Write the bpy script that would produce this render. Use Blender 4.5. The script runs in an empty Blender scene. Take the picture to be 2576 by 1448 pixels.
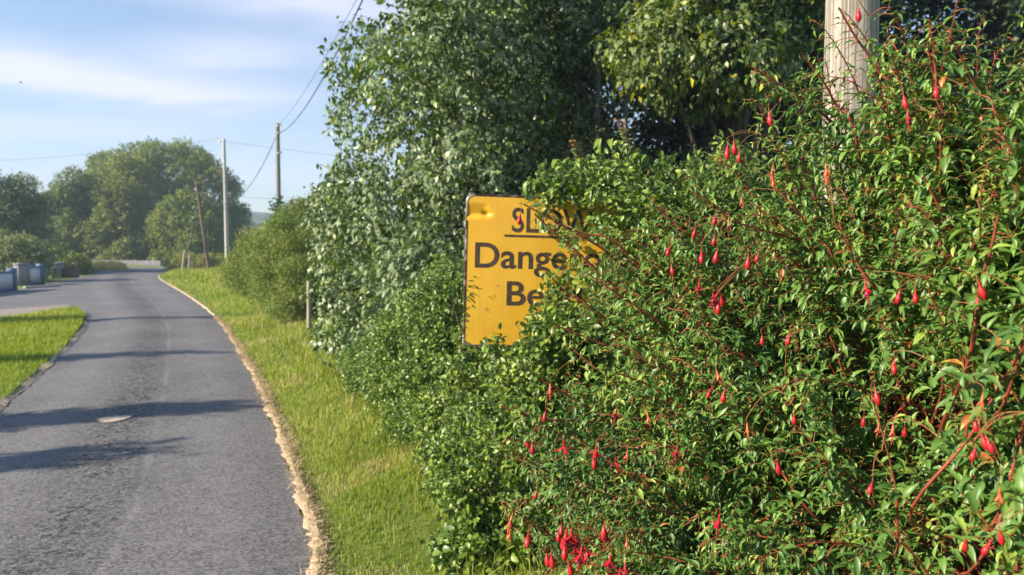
import bpy, math, random
import numpy as np
from mathutils import Vector, Matrix
from mathutils.geometry import tessellate_polygon

random.seed(7)
rng = np.random.default_rng(7)
R = math.radians
S = bpy.context.scene
col = S.collection

# ------------------------------------------------------------------ camera
F = 1861.0            # focal length in pixels of the 2576 px wide view used for measuring
CAMZ = 1.7
PITCH = math.atan((724 - 625) / F)
cam_d = bpy.data.cameras.new('camera')
cam = bpy.data.objects.new('camera', cam_d)
col.objects.link(cam)
cam.location = (0, 0, CAMZ)
cam.rotation_euler = (R(90) - PITCH, 0, 0)
cam_d.sensor_width = 36
cam_d.lens = 36 * F / 2576
cam_d.clip_start = 0.05
cam_d.clip_end = 6000
cam_d.dof.use_dof = True
cam_d.dof.focus_distance = 2.4
cam_d.dof.aperture_fstop = 4.0
S.camera = cam

# ------------------------------------------------------------------ light
TO_SUN = Vector((-0.855, -0.30, 0.44)).normalized()
EL = math.asin(TO_SUN.z)
AZ = math.atan2(TO_SUN.x, TO_SUN.y)
sun_d = bpy.data.lights.new('sun', 'SUN')
sun_d.energy = 5.0
sun_d.angle = R(0.5)
sun_d.color = (1.0, 0.86, 0.68)
sun = bpy.data.objects.new('sun', sun_d)
col.objects.link(sun)
sun.rotation_euler = TO_SUN.to_track_quat('Z', 'Y').to_euler()

S.view_settings.view_transform = 'Standard'
S.view_settings.look = 'None'
S.view_settings.exposure = 1.3
S.view_settings.gamma = 1
S.cycles.max_bounces = 6
S.cycles.diffuse_bounces = 3
S.cycles.glossy_bounces = 2
S.cycles.transmission_bounces = 3
S.cycles.transparent_max_bounces = 8
S.cycles.volume_bounces = 0
S.cycles.use_denoising = True
S.cycles.caustics_reflective = False
S.cycles.caustics_refractive = False


class NT:
    def __init__(s, tree):
        s.t = tree
        s.n = tree.nodes
        s.l = tree.links

    def add(s, kind, props=None, **inp):
        nd = s.n.new(kind)
        for k, v in (props or {}).items():
            setattr(nd, k, v)
        for k, v in inp.items():
            key = int(k[1:]) if k[0] == 'i' and k[1:].isdigit() else k.replace('_', ' ')
            s.put(nd.inputs[key], v)
        return nd

    def put(s, sock, v):
        if isinstance(v, bpy.types.NodeSocket):
            s.l.new(v, sock)
        elif isinstance(v, bpy.types.Node):
            s.l.new(v.outputs[0], sock)
        else:
            if hasattr(sock.default_value, '__len__') and isinstance(v, (tuple, list)) and len(v) == 3 and len(sock.default_value) == 4:
                v = (*v, 1)
            sock.default_value = v

    def math(s, op, a, b=0.0, c=None, clamp=False):
        nd = s.add('ShaderNodeMath', {'operation': op, 'use_clamp': clamp}, i0=a, i1=b)
        if c is not None:
            s.put(nd.inputs[2], c)
        return nd.outputs[0]

    def mix(s, f, a, b):
        nd = s.n.new('ShaderNodeMix')
        nd.data_type = 'RGBA'
        s.put(nd.inputs[0], f)
        s.put(nd.inputs[6], a)
        s.put(nd.inputs[7], b)
        return nd.outputs[2]

    def ramp(s, f, stops):
        nd = s.n.new('ShaderNodeValToRGB')
        el = nd.color_ramp.elements
        el[0].position, el[0].color = stops[0][0], (*stops[0][1], 1)
        el[1].position, el[1].color = stops[-1][0], (*stops[-1][1], 1)
        for p, c in stops[1:-1]:
            e = el.new(p)
            e.color = (*c, 1)
        s.put(nd.inputs[0], f)
        return nd.outputs[0]

    def noise(s, vec, scale, detail=3, rough=0.5, dist=0.0):
        nd = s.add('ShaderNodeTexNoise', None, Scale=scale, Detail=detail, Roughness=rough, Distortion=dist)
        if vec is not None:
            s.put(nd.inputs['Vector'], vec)
        return nd.outputs[0]

    def smooth(s, v, a, b):
        nd = s.n.new('ShaderNodeMapRange')
        nd.interpolation_type = 'SMOOTHSTEP'
        s.put(nd.inputs[0], v)
        nd.inputs[1].default_value = a
        nd.inputs[2].default_value = b
        return nd.outputs[0]


# ------------------------------------------------------------------ sky with thin cirrus
world = bpy.data.worlds.new('World')
S.world = world
world.use_nodes = True
w = NT(world.node_tree)
w.n.clear()
sky = w.add('ShaderNodeTexSky', {'sky_type': 'NISHITA', 'sun_disc': False, 'sun_elevation': EL,
                                 'sun_rotation': AZ, 'altitude': 30, 'air_density': 1.2,
                                 'dust_density': 0.3, 'ozone_density': 2.0})
tc = w.add('ShaderNodeTexCoord')
sep = w.add('ShaderNodeSeparateXYZ', None, i0=tc.outputs['Generated'])
zz = w.math('MAXIMUM', sep.outputs[2], 0.0)
den = w.math('ADD', zz, 0.16)
px = w.math('DIVIDE', sep.outputs[0], den)
py = w.math('DIVIDE', sep.outputs[1], den)
comb = w.add('ShaderNodeCombineXYZ', None, i0=w.math('ADD', w.math('MULTIPLY', px, 0.55), w.math('MULTIPLY', py, 0.10)),
             i1=w.math('MULTIPLY', py, 1.3), i2=0.0)
n1 = w.noise(comb.outputs[0], 1.1, 6, 0.55, 0.6)
n2 = w.noise(comb.outputs[0], 4.0, 5, 0.6, 0.4)
nn = w.math('ADD', w.math('MULTIPLY', n1, 0.75), w.math('MULTIPLY', n2, 0.25))
wisps = w.smooth(nn, 0.44, 0.68)
# named banks of cloud, placed by bearing (x/y) and height (z/y)
yy = w.math('MAXIMUM', sep.outputs[1], 0.05)
bx = w.math('DIVIDE', sep.outputs[0], yy)
bz = w.math('DIVIDE', sep.outputs[2], yy)
wob = w.math('SUBTRACT', n2, 0.5)
total = w.math('MULTIPLY', wisps, 0.22)
for (u, v, su, sv, slope, amp) in ((100, 185, 520, 60, 0.13, 0.85), (560, 140, 270, 55, 0.05, 0.55), (760, 10, 360, 62, 0.10, 0.75),
                                   (330, 230, 400, 30, 0.06, 0.55), (620, 440, 700, 55, 0.0, 0.55), (150, 330, 600, 40, 0.03, 0.35)):
    cx, cz = (u - 1288) / F, (625 - v) / F
    dx = w.math('SUBTRACT', bx, cx)
    dz = w.math('ADD', w.math('SUBTRACT', bz, cz), w.math('MULTIPLY', dx, slope))
    dz = w.math('ADD', dz, w.math('MULTIPLY', wob, 0.05))
    q = w.math('ADD', w.math('POWER', w.math('ABSOLUTE', w.math('DIVIDE', dx, su / F)), 2.0),
               w.math('POWER', w.math('ABSOLUTE', w.math('DIVIDE', dz, sv / F)), 2.0))
    g = w.math('EXPONENT', w.math('MULTIPLY', q, -1.0))
    g = w.math('MULTIPLY', g, w.math('ADD', 0.55, w.math('MULTIPLY', n1, 0.8)))
    total = w.math('ADD', total, w.math('MULTIPLY', g, amp))
total = w.math('MINIMUM', total, 0.9)
low = w.math('SUBTRACT', 1.0, w.smooth(zz, 0.0, 0.45))
total = w.math('MAXIMUM', total, w.math('MULTIPLY', low, 0.22))
skyt = w.add('ShaderNodeVectorMath', {'operation': 'MULTIPLY'}, i0=sky.outputs[0], i1=(.90, 1.0, 1.16))
skyc = w.mix(total, skyt.outputs[0], (6.2, 6.2, 7.7))
bg = w.add('ShaderNodeBackground', None, Color=skyc, Strength=0.066)
wo = w.add('ShaderNodeOutputWorld', None, Surface=bg.outputs[0])


# ------------------------------------------------------------------ projection helpers
cp, sp_ = math.cos(PITCH), math.sin(PITCH)


def P(u, v, Y):
    """World point at distance Y ahead seen at (u, v)."""
    x, y = (u - 1288) / F, (724 - v) / F
    d = np.array([x, cp + y * sp_, -sp_ + y * cp])
    return np.array([0, 0, CAMZ]) + d * (Y / d[1])


def PA(uv, Y):
    uv = np.asarray(uv, float)
    Y = np.asarray(Y, float)
    x, y = (uv[:, 0] - 1288) / F, (724 - uv[:, 1]) / F
    d = np.stack([x, cp + y * sp_, -sp_ + y * cp], 1)
    return np.array([0, 0, CAMZ]) + d * (Y / d[:, 1])[:, None]


def G(u, v, z=0.0):
    x, y = (u - 1288) / F, (724 - v) / F
    d = np.array([x, cp + y * sp_, -sp_ + y * cp])
    return np.array([0, 0, CAMZ]) + d * ((z - CAMZ) / d[2])


def proj(p):
    p = np.asarray(p, float)
    dz = p[:, 2] - CAMZ
    dep = p[:, 1] * cp - dz * sp_
    up = p[:, 1] * sp_ + dz * cp
    return 1288 + F * p[:, 0] / dep, 724 - F * up / dep, dep


def inpoly(x, y, poly):
    poly = np.asarray(poly, float)
    x, y = np.asarray(x), np.asarray(y)
    res = np.zeros(x.shape, bool)
    n = len(poly)
    j = n - 1
    for i in range(n):
        xi, yi = poly[i]
        xj, yj = poly[j]
        c = ((yi > y) != (yj > y)) & (x < (xj - xi) * (y - yi) / (yj - yi + 1e-12) + xi)
        res ^= c
        j = i
    return res


def sample_poly(poly, n):
    poly = np.asarray(poly, float)
    lo, hi = poly.min(0), poly.max(0)
    out = []
    k = 0
    while k < n:
        q = rng.uniform(lo, hi, (max(n * 2, 64), 2))
        q = q[inpoly(q[:, 0], q[:, 1], poly)]
        out.append(q)
        k += len(q)
    return np.concatenate(out)[:n]


def unit(a):
    return a / np.maximum(np.linalg.norm(a, axis=-1, keepdims=True), 1e-9)


# ------------------------------------------------------------------ object helpers
def tag(o, label=None, cat=None, group=None, kind=None):
    if label: o['label'] = label
    if cat: o['category'] = cat
    if group: o['group'] = group
    if kind: o['kind'] = kind
    return o


def empty(name, loc, label, cat, group=None, rz=0.0):
    o = bpy.data.objects.new(name, None)
    col.objects.link(o)
    o.location = tuple(loc)
    o.rotation_euler = (0, 0, rz)
    o.empty_display_size = 0.1
    return tag(o, label, cat, group)


def mesh_obj(name, verts, faces, mat, parent=None, smooth=False, attrs=None):
    """faces: list of index arrays of shape (n, k) (k may differ between arrays)."""
    verts = np.asarray(verts, np.float32)
    if parent is not None:
        verts = verts - np.array(parent.location, np.float32)
    if not isinstance(faces, list):
        faces = [faces]
    faces = [np.asarray(f, np.int32) for f in faces if len(f)]
    me = bpy.data.meshes.new(name)
    me.vertices.add(len(verts))
    me.vertices.foreach_set('co', verts.ravel())
    loops = np.concatenate([f.ravel() for f in faces])
    sizes = np.concatenate([np.full(len(f), f.shape[1], np.int32) for f in faces])
    starts = np.concatenate([[0], np.cumsum(sizes)[:-1]]).astype(np.int32)
    me.loops.add(len(loops))
    me.loops.foreach_set('vertex_index', loops)
    me.polygons.add(len(sizes))
    me.polygons.foreach_set('loop_start', starts)
    me.polygons.foreach_set('loop_total', sizes)
    if smooth:
        me.polygons.foreach_set('use_smooth', np.ones(len(sizes), bool))
    for k, a in (attrs or {}).items():
        at = me.attributes.new(k, 'FLOAT', 'POINT')
        at.data.foreach_set('value', np.asarray(a, np.float32))
    me.update(calc_edges=True)
    me.validate()
    me.materials.append(mat)
    o = bpy.data.objects.new(name, me)
    col.objects.link(o)
    if parent is not None:
        o.parent = parent
    return o


# leaf templates: x = along, y = across, z = up
def leaf_tmpl(rows, fold=0.25, droop=0.3):
    vs, rib, ts = [], [], []
    for t, wd in rows:
        for sgn in (-1, 0, 1):
            vs.append((t, sgn * wd * 0.5, abs(sgn) * wd * 0.5 * fold - droop * t * t))
            rib.append(1.0 - abs(sgn))
    vs.append((1.0, 0, -droop))
    rib.append(0.6)
    n = len(rows)
    q = []
    for i in range(n - 1):
        a = i * 3
        q += [(a, a + 3, a + 4, a + 1), (a + 1, a + 4, a + 5, a + 2)]
    a = (n - 1) * 3
    tr = [(a, n * 3, a + 1), (a + 1, n * 3, a + 2)]
    return np.array(vs), [np.array(q), np.array(tr)], np.array(rib)


LEAF_FINE = leaf_tmpl([(0, .05), (.14, .55), (.38, 1.0), (.66, .8), (.86, .35)], 0.30, 0.48)
LEAF_MID = leaf_tmpl([(0, .1), (.3, .95), (.7, .8)], 0.25, 0.25)
LEAF_LOW = (np.array([(0, 0, 0), (.45, -.5, .08), (.45, .5, .08), (1, 0, -.15)]), [np.array([(0, 1, 2), (2, 1, 3)])[:, ::-1] * 1], np.array([1, 0, 0, 1.]))


def scatter(tmpl, pos, along, up, length, width, tint):
    """Instances of a leaf template turned into one big vertex and face array."""
    tv, tf, rib = tmpl
    N, K = len(pos), len(tv)
    a = unit(along)
    s = unit(np.cross(up, a))
    n = np.cross(a, s)
    L = np.broadcast_to(length, (N,))[:, None, None]
    W = np.broadcast_to(width, (N,))[:, None, None]
    v = (pos[:, None, :] + a[:, None, :] * tv[None, :, 0:1] * L + s[:, None, :] * tv[None, :, 1:2] * W
         + n[:, None, :] * tv[None, :, 2:3] * L * 1.0).reshape(-1, 3)
    base = (np.arange(N) * K)[:, None, None]
    fs = [(f[None] + base).reshape(-1, f.shape[1]) for f in tf]
    return v, fs, {'tint': np.repeat(np.broadcast_to(tint, (N,)), K), 'rib': np.tile(rib, N)}


def tubes(lines, sides=5):
    """lines: list of (points (k,3), radii (k,))"""
    V, Fq, off = [], [], 0
    for pts, rad in lines:
        pts = np.asarray(pts, float)
        rad = np.broadcast_to(np.asarray(rad, float), (len(pts),))
        tg = unit(np.gradient(pts, axis=0))
        ref = np.array([0.13, 0.31, 0.94])
        if abs((tg[0] * ref).sum()) > 0.9:
            ref = np.array([0.9, 0.3, 0.1])
        s = unit(np.cross(tg, ref))
        t = np.cross(tg, s)
        an = np.arange(sides) / sides * 2 * np.pi
        ring = pts[:, None] + rad[:, None, None] * (np.cos(an)[None, :, None] * s[:, None] + np.sin(an)[None, :, None] * t[:, None])
        V.append(ring.reshape(-1, 3))
        k = len(pts)
        i = np.arange(k - 1)[:, None] * sides
        j = np.arange(sides)[None]
        jn = (j + 1) % sides
        q = np.stack([i + j, i + jn, i + sides + jn, i + sides + j], -1).reshape(-1, 4) + off
        Fq.append(q)
        off += k * sides
    return np.concatenate(V), np.concatenate(Fq)


def cap_tube(pts, rad, sides=20):
    v, q = tubes([(pts, rad)], sides)
    n = len(v)
    v = np.concatenate([v, [pts[-1]], [pts[0]]])
    j = np.arange(sides)
    t1 = np.stack([n - sides + j, n - sides + (j + 1) % sides, np.full(sides, n)], 1)
    t0 = np.stack([(j + 1) % sides, j, np.full(sides, n + 1)], 1)
    return v, [q, t1, t0]


def box(cx, cy, cz, sx, sy, sz, rz=0.0, bev=0.0):
    """box centred on cx, cy with its bottom at cz; returns verts, faces; edges chamfered."""
    b = min(bev, sx / 3, sy / 3)
    x, y = sx / 2, sy / 2
    ring = [(-x + b, -y), (x - b, -y), (x, -y + b), (x, y - b), (x - b, y), (-x + b, y), (-x, y - b), (-x, -y + b)] if b > 0 else [(-x, -y), (x, -y), (x, y), (-x, y)]
    ring = np.array(ring)
    c, s = math.cos(rz), math.sin(rz)
    lv = [(0, 1.0), (sz - b, 1.0), (sz, 1 - 2 * b / max(sx, sy))] if b > 0 else [(0, 1.0), (sz, 1.0)]
    V = []
    for z, k in lv:
        r = ring.copy()
        if k != 1.0:
            r = r * np.array([(x - b) / x, (y - b) / y])
        V.append(np.stack([cx + r[:, 0] * c - r[:, 1] * s, cy + r[:, 0] * s + r[:, 1] * c, np.full(len(r), cz + z)], 1))
    n = len(ring)
    V = np.concatenate(V)
    Q = []
    for l in range(len(lv) - 1):
        for i in range(n):
            Q.append((l * n + i, l * n + (i + 1) % n, (l + 1) * n + (i + 1) % n, (l + 1) * n + i))
    top = [tuple((len(lv) - 1) * n + i for i in range(n))]
    bot = [tuple(reversed(range(n)))]
    return V, [np.array(Q), np.array(top), np.array(bot)]


def join(*parts):
    V, groups, off = [], {}, 0
    for v, fs in parts:
        V.append(v)
        for f in (fs if isinstance(fs, list) else [fs]):
            f = np.asarray(f)
            groups.setdefault(f.shape[1], []).append(f + off)
        off += len(v)
    return np.concatenate(V), [np.concatenate(g) for g in groups.values()]


def catmull(pts, n):
    pts = np.asarray(pts, float)
    p = np.concatenate([[2 * pts[0] - pts[1]], pts, [2 * pts[-1] - pts[-2]]])
    out = []
    for i in range(1, len(p) - 2):
        t = np.linspace(0, 1, n, endpoint=False)[:, None]
        a, b, c, d = p[i - 1], p[i], p[i + 1], p[i + 2]
        out.append(0.5 * (2 * b + (c - a) * t + (2 * a - 5 * b + 4 * c - d) * t ** 2 + (3 * b - a - 3 * c + d) * t ** 3))
    out.append(p[-2][None])
    return np.concatenate(out)


# ------------------------------------------------------------------ materials
def new_mat(name):
    m = bpy.data.materials.new(name)
    m.use_nodes = True
    t = NT(m.node_tree)
    t.n.clear()
    return m, t


def leaf_mat(name, stops, back=None, rough=0.45, spec=0.5, trans=0.3, rib=None, back_amt=0.6, mott=40):
    m, t = new_mat(name)
    at = t.add('ShaderNodeAttribute', {'attribute_name': 'tint'})
    geo = t.add('ShaderNodeNewGeometry')
    ns = t.noise(geo.outputs['Position'], mott, 2)
    f = t.math('ADD', at.outputs['Fac'], t.math('MULTIPLY', t.math('SUBTRACT', ns, 0.5), 0.35), clamp=True)
    c = t.ramp(f, stops)
    if rib:
        ra = t.add('ShaderNodeAttribute', {'attribute_name': 'rib'})
        rf = t.math('MULTIPLY', t.math('POWER', ra.outputs['Fac'], 4.0), 0.55)
        c = t.mix(rf, c, rib)
    if back:
        c = t.mix(t.math('MULTIPLY', geo.outputs['Backfacing'], back_amt), c, back)
    pb = t.add('ShaderNodeBsdfPrincipled', None, Base_Color=c, Roughness=rough)
    pb.inputs['Specular IOR Level'].default_value = spec
    hs = t.add('ShaderNodeHueSaturation', None, Saturation=1.15, Value=1.25, Color=c)
    tr = t.add('ShaderNodeBsdfTranslucent', None, Color=hs.outputs[0])
    mx = t.add('ShaderNodeMixShader', None, i0=trans, i1=pb.outputs[0], i2=tr.outputs[0])
    t.add('ShaderNodeOutputMaterial', None, Surface=mx.outputs[0])
    return m


def plain(name, stops, scale=8, rough=0.7, bump=0.0, stretch=(1, 1, 1), metallic=0.0, spec=0.4, coord='Object', detail=5):
    m, t = new_mat(name)
    tcn = t.add('ShaderNodeTexCoord')
    mp = t.add('ShaderNodeMapping', None, Vector=tcn.outputs[coord], Scale=stretch)
    ns = t.noise(mp.outputs[0], scale, detail, 0.6)
    c = t.ramp(ns, stops)
    pb = t.add('ShaderNodeBsdfPrincipled', None, Base_Color=c, Roughness=rough, Metallic=metallic)
    pb.inputs['Specular IOR Level'].default_value = spec
    if bump:
        bp = t.add('ShaderNodeBump', None, Strength=bump, Distance=0.02, Height=ns)
        t.put(pb.inputs['Normal'], bp.outputs[0])
    t.add('ShaderNodeOutputMaterial', None, Surface=pb.outputs[0])
    return m


M_FUCHSIA = leaf_mat('fuchsia_leaf', [(0, (.030, .090, .018)), (.45, (.088, .205, .036)), (.75, (.175, .31, .050)), (.95, (.33, .44, .07)), (1, (.40, .12, .03))],
                     back=(.13, .18, .06), rough=0.42, spec=0.5, trans=0.28, rib=(.14, .20, .06), back_amt=.5)
M_WILLOW = leaf_mat('willow_leaf', [(0, (.034, .078, .018)), (.5, (.105, .185, .035)), (.85, (.20, .29, .042)), (1, (.33, .40, .05))],
                    back=(.24, .30, .17), rough=0.42, spec=0.5, trans=0.2, back_amt=.7, mott=12)
M_BROAD = leaf_mat('shade_toned_broad_leaf', [(0, (.012, .030, .009)), (.5, (.034, .070, .016)), (.85, (.08, .13, .02)), (1, (.26, .28, .03))],
                   back=(.09, .13, .06), rough=0.4, spec=0.5, trans=0.22, mott=12)  # dark copy of the broad leaf, shade put into its colours
M_BROADL = leaf_mat('sun_toned_broad_leaf', [(0, (.025, .060, .012)), (.5, (.075, .14, .022)), (.85, (.18, .25, .03)), (1, (.42, .42, .03))], back=(.16, .22, .10), rough=0.4, spec=0.5, trans=0.25, mott=12)  # lighter copy of the broad leaf, sunlight put into its colours
M_PRIVET = leaf_mat('hedge_leaf', [(0, (.055, .11, .014)), (.5, (.13, .215, .028)), (.9, (.24, .33, .04)), (1, (.32, .38, .06))],
                    back=(.17, .24, .12), rough=0.4, spec=0.5, trans=0.25, mott=25)
M_ASH = leaf_mat('ash_leaflet', [(0, (.07, .15, .02)), (.6, (.13, .24, .03)), (1, (.22, .33, .04))], back=(.15, .25, .07), rough=0.4, trans=0.35, mott=30)
M_ROSE = leaf_mat('shoot_leaf', [(0, (.10, .14, .03)), (.6, (.16, .18, .05)), (1, (.36, .16, .05))], rough=0.45, trans=0.3, mott=30)
M_FAR = leaf_mat('far_leaf', [(0, (.085, .13, .022)), (.5, (.25, .32, .045)), (1, (.48, .48, .07))], back=(.08, .12, .05), rough=0.6, spec=.25, trans=0.22, mott=0.6)
M_FARL = leaf_mat('far_light_leaf', [(0, (.12, .15, .024)), (.5, (.26, .31, .04)), (1, (.42, .42, .07))], back=(.12, .16, .07), rough=0.6, spec=.25, trans=0.25, mott=0.6)
M_PALE = leaf_mat('pale_leaf', [(0, (.12, .17, .06)), (.5, (.21, .26, .09)), (1, (.33, .35, .13))], back=(.22, .27, .16), rough=0.6, spec=.25, trans=0.25, mott=0.6)
M_STRAWY = leaf_mat('yellow_weed', [(0, (.50, .42, .10)), (.5, (.75, .62, .22)), (1, (.85, .70, .30))], rough=0.6, trans=0.2, mott=3)
M_IVY = leaf_mat('ivy_leaf', [(0, (.03, .09, .04)), (1, (.09, .19, .06))], rough=0.4, trans=0.2, mott=2)
M_GORSE = leaf_mat('broom_leaf', [(0, (.07, .125, .022)), (.5, (.16, .245, .045)), (.85, (.27, .34, .08)), (1, (.36, .30, .10))], rough=0.6, spec=.3, trans=0.2, mott=3)
M_GRASS = leaf_mat('grass_blade', [(0, (.14, .205, .020)), (.5, (.265, .335, .045)), (.85, (.38, .41, .10)), (1, (.52, .43, .20))], rough=0.55, spec=.3, trans=0.35, mott=3)
M_STRAW = leaf_mat('straw_blade', [(0, (.40, .28, .14)), (.5, (.55, .42, .24)), (1, (.68, .56, .36))], rough=0.7, spec=.2, trans=0.15, mott=20)
M_STEM = plain('fuchsia_stem', [(.3, (.16, .035, .02)), (.6, (.30, .06, .035)), (.8, (.38, .17, .09))], 30, 0.5)
M_TWIG = plain('young_twig', [(.3, (.27, .055, .03)), (.7, (.22, .15, .04))], 12, 0.5)
M_BARK = plain('bark', [(.3, (.045, .035, .025)), (.7, (.16, .13, .10))], 6, 0.9, 0.5, (4, 4, 1))
M_PALEBARK = plain('pale_bark', [(.3, (.14, .12, .10)), (.7, (.32, .28, .22))], 6, 0.9, 0.4, (4, 4, 1))
M_SEPAL = plain('red_sepal', [(.3, (.28, .006, .012)), (.7, (.48, .018, .024))], 90, 0.42, spec=.45)
M_SEPALO = plain('faded_red_sepal', [(.3, (.62, .07, .03)), (.7, (.70, .15, .06))], 60, 0.4, spec=.5)
M_PETAL = plain('dark_red_petal', [(.3, (.28, .006, .05)), (.7, (.45, .012, .07))], 60, 0.4)
M_CONC = plain('pole_concrete', [(.3, (.36, .34, .31)), (.7, (.50, .48, .44))], 6, 0.85, 0.2, (3, 3, .4))
M_POLED = plain('dark_pole_wood', [(.3, (.15, .15, .14)), (.7, (.25, .25, .23))], 5, 0.85, 0.3, (8, 8, .3))
M_BROWN = plain('brown_pole_wood', [(.3, (.10, .065, .05)), (.7, (.19, .13, .10))], 5, 0.85, 0.3, (8, 8, .3))
M_METAL = plain('galvanised_metal', [(.3, (.30, .29, .27)), (.7, (.52, .50, .47))], 20, 0.45, 0, metallic=0.7)
M_WIRE = plain('wire_sheath', [(.3, (.03, .03, .035)), (.7, (.06, .06, .065))], 20, 0.6)
M_WALLW = plain('white_wall_render', [(.3, (.62, .64, .66)), (.7, (.74, .75, .76))], 3, 0.85, 0.1)
M_WALLB = plain('blue_wall_paint', [(.3, (.06, .12, .24)), (.7, (.10, .17, .31))], 3, 0.7)
M_WALLG = plain('grey_wall_render', [(.3, (.20, .19, .22)), (.7, (.32, .31, .33))], 4, 0.9, 0.2)
M_STONE = plain('wall_stone', [(.3, (.07, .07, .075)), (.7, (.17, .17, .18))], 2.5, 0.9, 0.4)
M_POST = plain('post_wood', [(.3, (.22, .19, .14)), (.7, (.40, .36, .28))], 6, 0.9, 0.3, (6, 6, .6))

# weathered pole with long grain
m, t = new_mat('weathered_pole_wood')
tcn = t.add('ShaderNodeTexCoord')
mp = t.add('ShaderNodeMapping', None, Vector=tcn.outputs['Object'], Scale=(15, 15, 0.8))
g1 = t.noise(mp.outputs[0], 1.5, 8, 0.72, 1.1)
mp2 = t.add('ShaderNodeMapping', None, Vector=tcn.outputs['Object'], Scale=(60, 60, 0.5))
g2 = t.noise(mp2.outputs[0], 1.0, 3, 0.5, 0.8)
c = t.ramp(g1, [(.34, (.12, .10, .08)), (.5, (.31, .28, .235)), (.66, (.46, .425, .365))])
crack = t.smooth(g2, 0.56, 0.62)
c = t.mix(t.math('MULTIPLY', crack, 0.75), c, (.10, .08, .06))
g3 = t.noise(tcn.outputs['Object'], 5.0, 5, 0.7, 0.5)
c = t.mix(t.math('MULTIPLY', t.smooth(g3, .45, .7), .55), c, (.20, .185, .16))
pb = t.add('ShaderNodeBsdfPrincipled', None, Base_Color=c, Roughness=0.85)
hh = t.math('SUBTRACT', g1, crack)
bp = t.add('ShaderNodeBump', None, Strength=0.5, Distance=0.004, Height=hh)
t.put(pb.inputs['Normal'], bp.outputs[0])
t.add('ShaderNodeOutputMaterial', None, Surface=pb.outputs[0])
M_POLE = m

# ground, verge soil
M_SOIL = plain('ground_soil', [(.3, (.08, .12, .02)), (.6, (.13, .18, .03)), (.8, (.20, .18, .07))], 1.2, 0.95, 0.3)
M_FIELD = plain('field_grass', [(.35, (.07, .12, .03)), (.65, (.13, .18, .05))], 0.02, 0.95)
M_GRAVEL = plain('gravel', [(.3, (.16, .14, .13)), (.5, (.26, .22, .20)), (.75, (.40, .33, .28))], 14, 0.95, 0.5)
M_HILL = plain('hill_cover', [(.4, (.035, .06, .03)), (.6, (.09, .12, .05))], 0.05, 0.95)


def asphalt(name, base=0.085, attr=True):
    m, t = new_mat(name)
    geo = t.add('ShaderNodeNewGeometry')
    pos = geo.outputs['Position']
    vo = t.add('ShaderNodeTexVoronoi', None, Vector=pos, Scale=75.0)
    vcol = vo.outputs['Color']
    sepc = t.add('ShaderNodeSeparateColor', None, i0=vcol)
    chip = sepc.outputs[0]
    n_big = t.noise(pos, 0.55, 5, 0.6)
    n_mid = t.noise(pos, 4.0, 5, 0.65)
    n_fine = t.noise(pos, 45.0, 3, 0.7)
    v = t.math('ADD', base * 0.45, t.math('MULTIPLY', n_big, base * 0.85))
    v = t.math('ADD', v, t.math('MULTIPLY', t.math('SUBTRACT', n_mid, 0.5), base * 0.40))
    chipv = t.math('MULTIPLY', t.math('SUBTRACT', chip, 0.45), base * 1.0)
    v = t.math('ADD', v, chipv)
    v = t.math('ADD', v, t.math('MULTIPLY', t.math('SUBTRACT', n_fine, 0.5), base * 0.9))
    bumpv = t.math('MULTIPLY', chip, 0.6)
    if attr:
        ac = t.add('ShaderNodeAttribute', {'attribute_name': 'across'}).outputs['Fac']
        wv = t.math('ADD', ac, t.math('MULTIPLY', t.math('SUBTRACT', n_big, 0.5), 0.10))
        # worn coarse band left of the centre where the fine chippings have gone
        d = t.math('ABSOLUTE', t.math('SUBTRACT', wv, 0.49))
        band = t.math('SUBTRACT', 1.0, t.smooth(d, 0.02, 0.17))
        pat = t.smooth(n_mid, 0.40, 0.62)
        band = t.math('MULTIPLY', band, t.math('ADD', 0.35, t.math('MULTIPLY', pat, 0.65)))
        coarse = t.add('ShaderNodeTexVoronoi', None, Vector=pos, Scale=32.0)
        cc = t.add('ShaderNodeSeparateColor', None, i0=coarse.outputs['Color']).outputs[1]
        v = t.math('SUBTRACT', v, t.math('MULTIPLY', band, base * 0.42))
        v = t.math('ADD', v, t.math('MULTIPLY', t.math('MULTIPLY', t.math('SUBTRACT', cc, 0.5), band), base * 1.3))
        bumpv = t.math('ADD', bumpv, t.math('MULTIPLY', t.math('MULTIPLY', cc, band), 1.6))
        # polished wheel tracks a little lighter
        for c0 in (0.22, 0.80):
            dd = t.math('ABSOLUTE', t.math('SUBTRACT', wv, c0))
            tr = t.math('SUBTRACT', 1.0, t.smooth(dd, 0.0, 0.15))
            v = t.math('ADD', v, t.math('MULTIPLY', tr, base * 0.14))
        # remnant of a pale seam right of the worn band
        ds = t.math('ABSOLUTE', t.math('SUBTRACT', ac, 0.60))
        seam = t.math('SUBTRACT', 1.0, t.smooth(ds, 0.004, 0.018))
        seam = t.math('MULTIPLY', seam, t.smooth(t.noise(pos, 0.9, 4, 0.7), 0.42, 0.60))
        v = t.math('ADD', v, t.math('MULTIPLY', seam, base * 0.35))
    v = t.math('MAXIMUM', v, 0.012)
    comb = t.add('ShaderNodeCombineColor', None, i0=v, i1=t.math('MULTIPLY', v, 0.985), i2=t.math('MULTIPLY', v, 1.02))
    pb = t.add('ShaderNodeBsdfPrincipled', None, Base_Color=comb.outputs[0], Roughness=0.82)
    pb.inputs['Specular IOR Level'].default_value = 0.45
    bp = t.add('ShaderNodeBump', None, Strength=0.55, Distance=0.006, Height=bumpv)
    t.put(pb.inputs['Normal'], bp.outputs[0])
    t.add('ShaderNodeOutputMaterial', None, Surface=pb.outputs[0])
    return m


M_ROAD = asphalt('road_asphalt', 0.138)
M_SIDE = asphalt('side_asphalt', 0.15, False)

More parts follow.
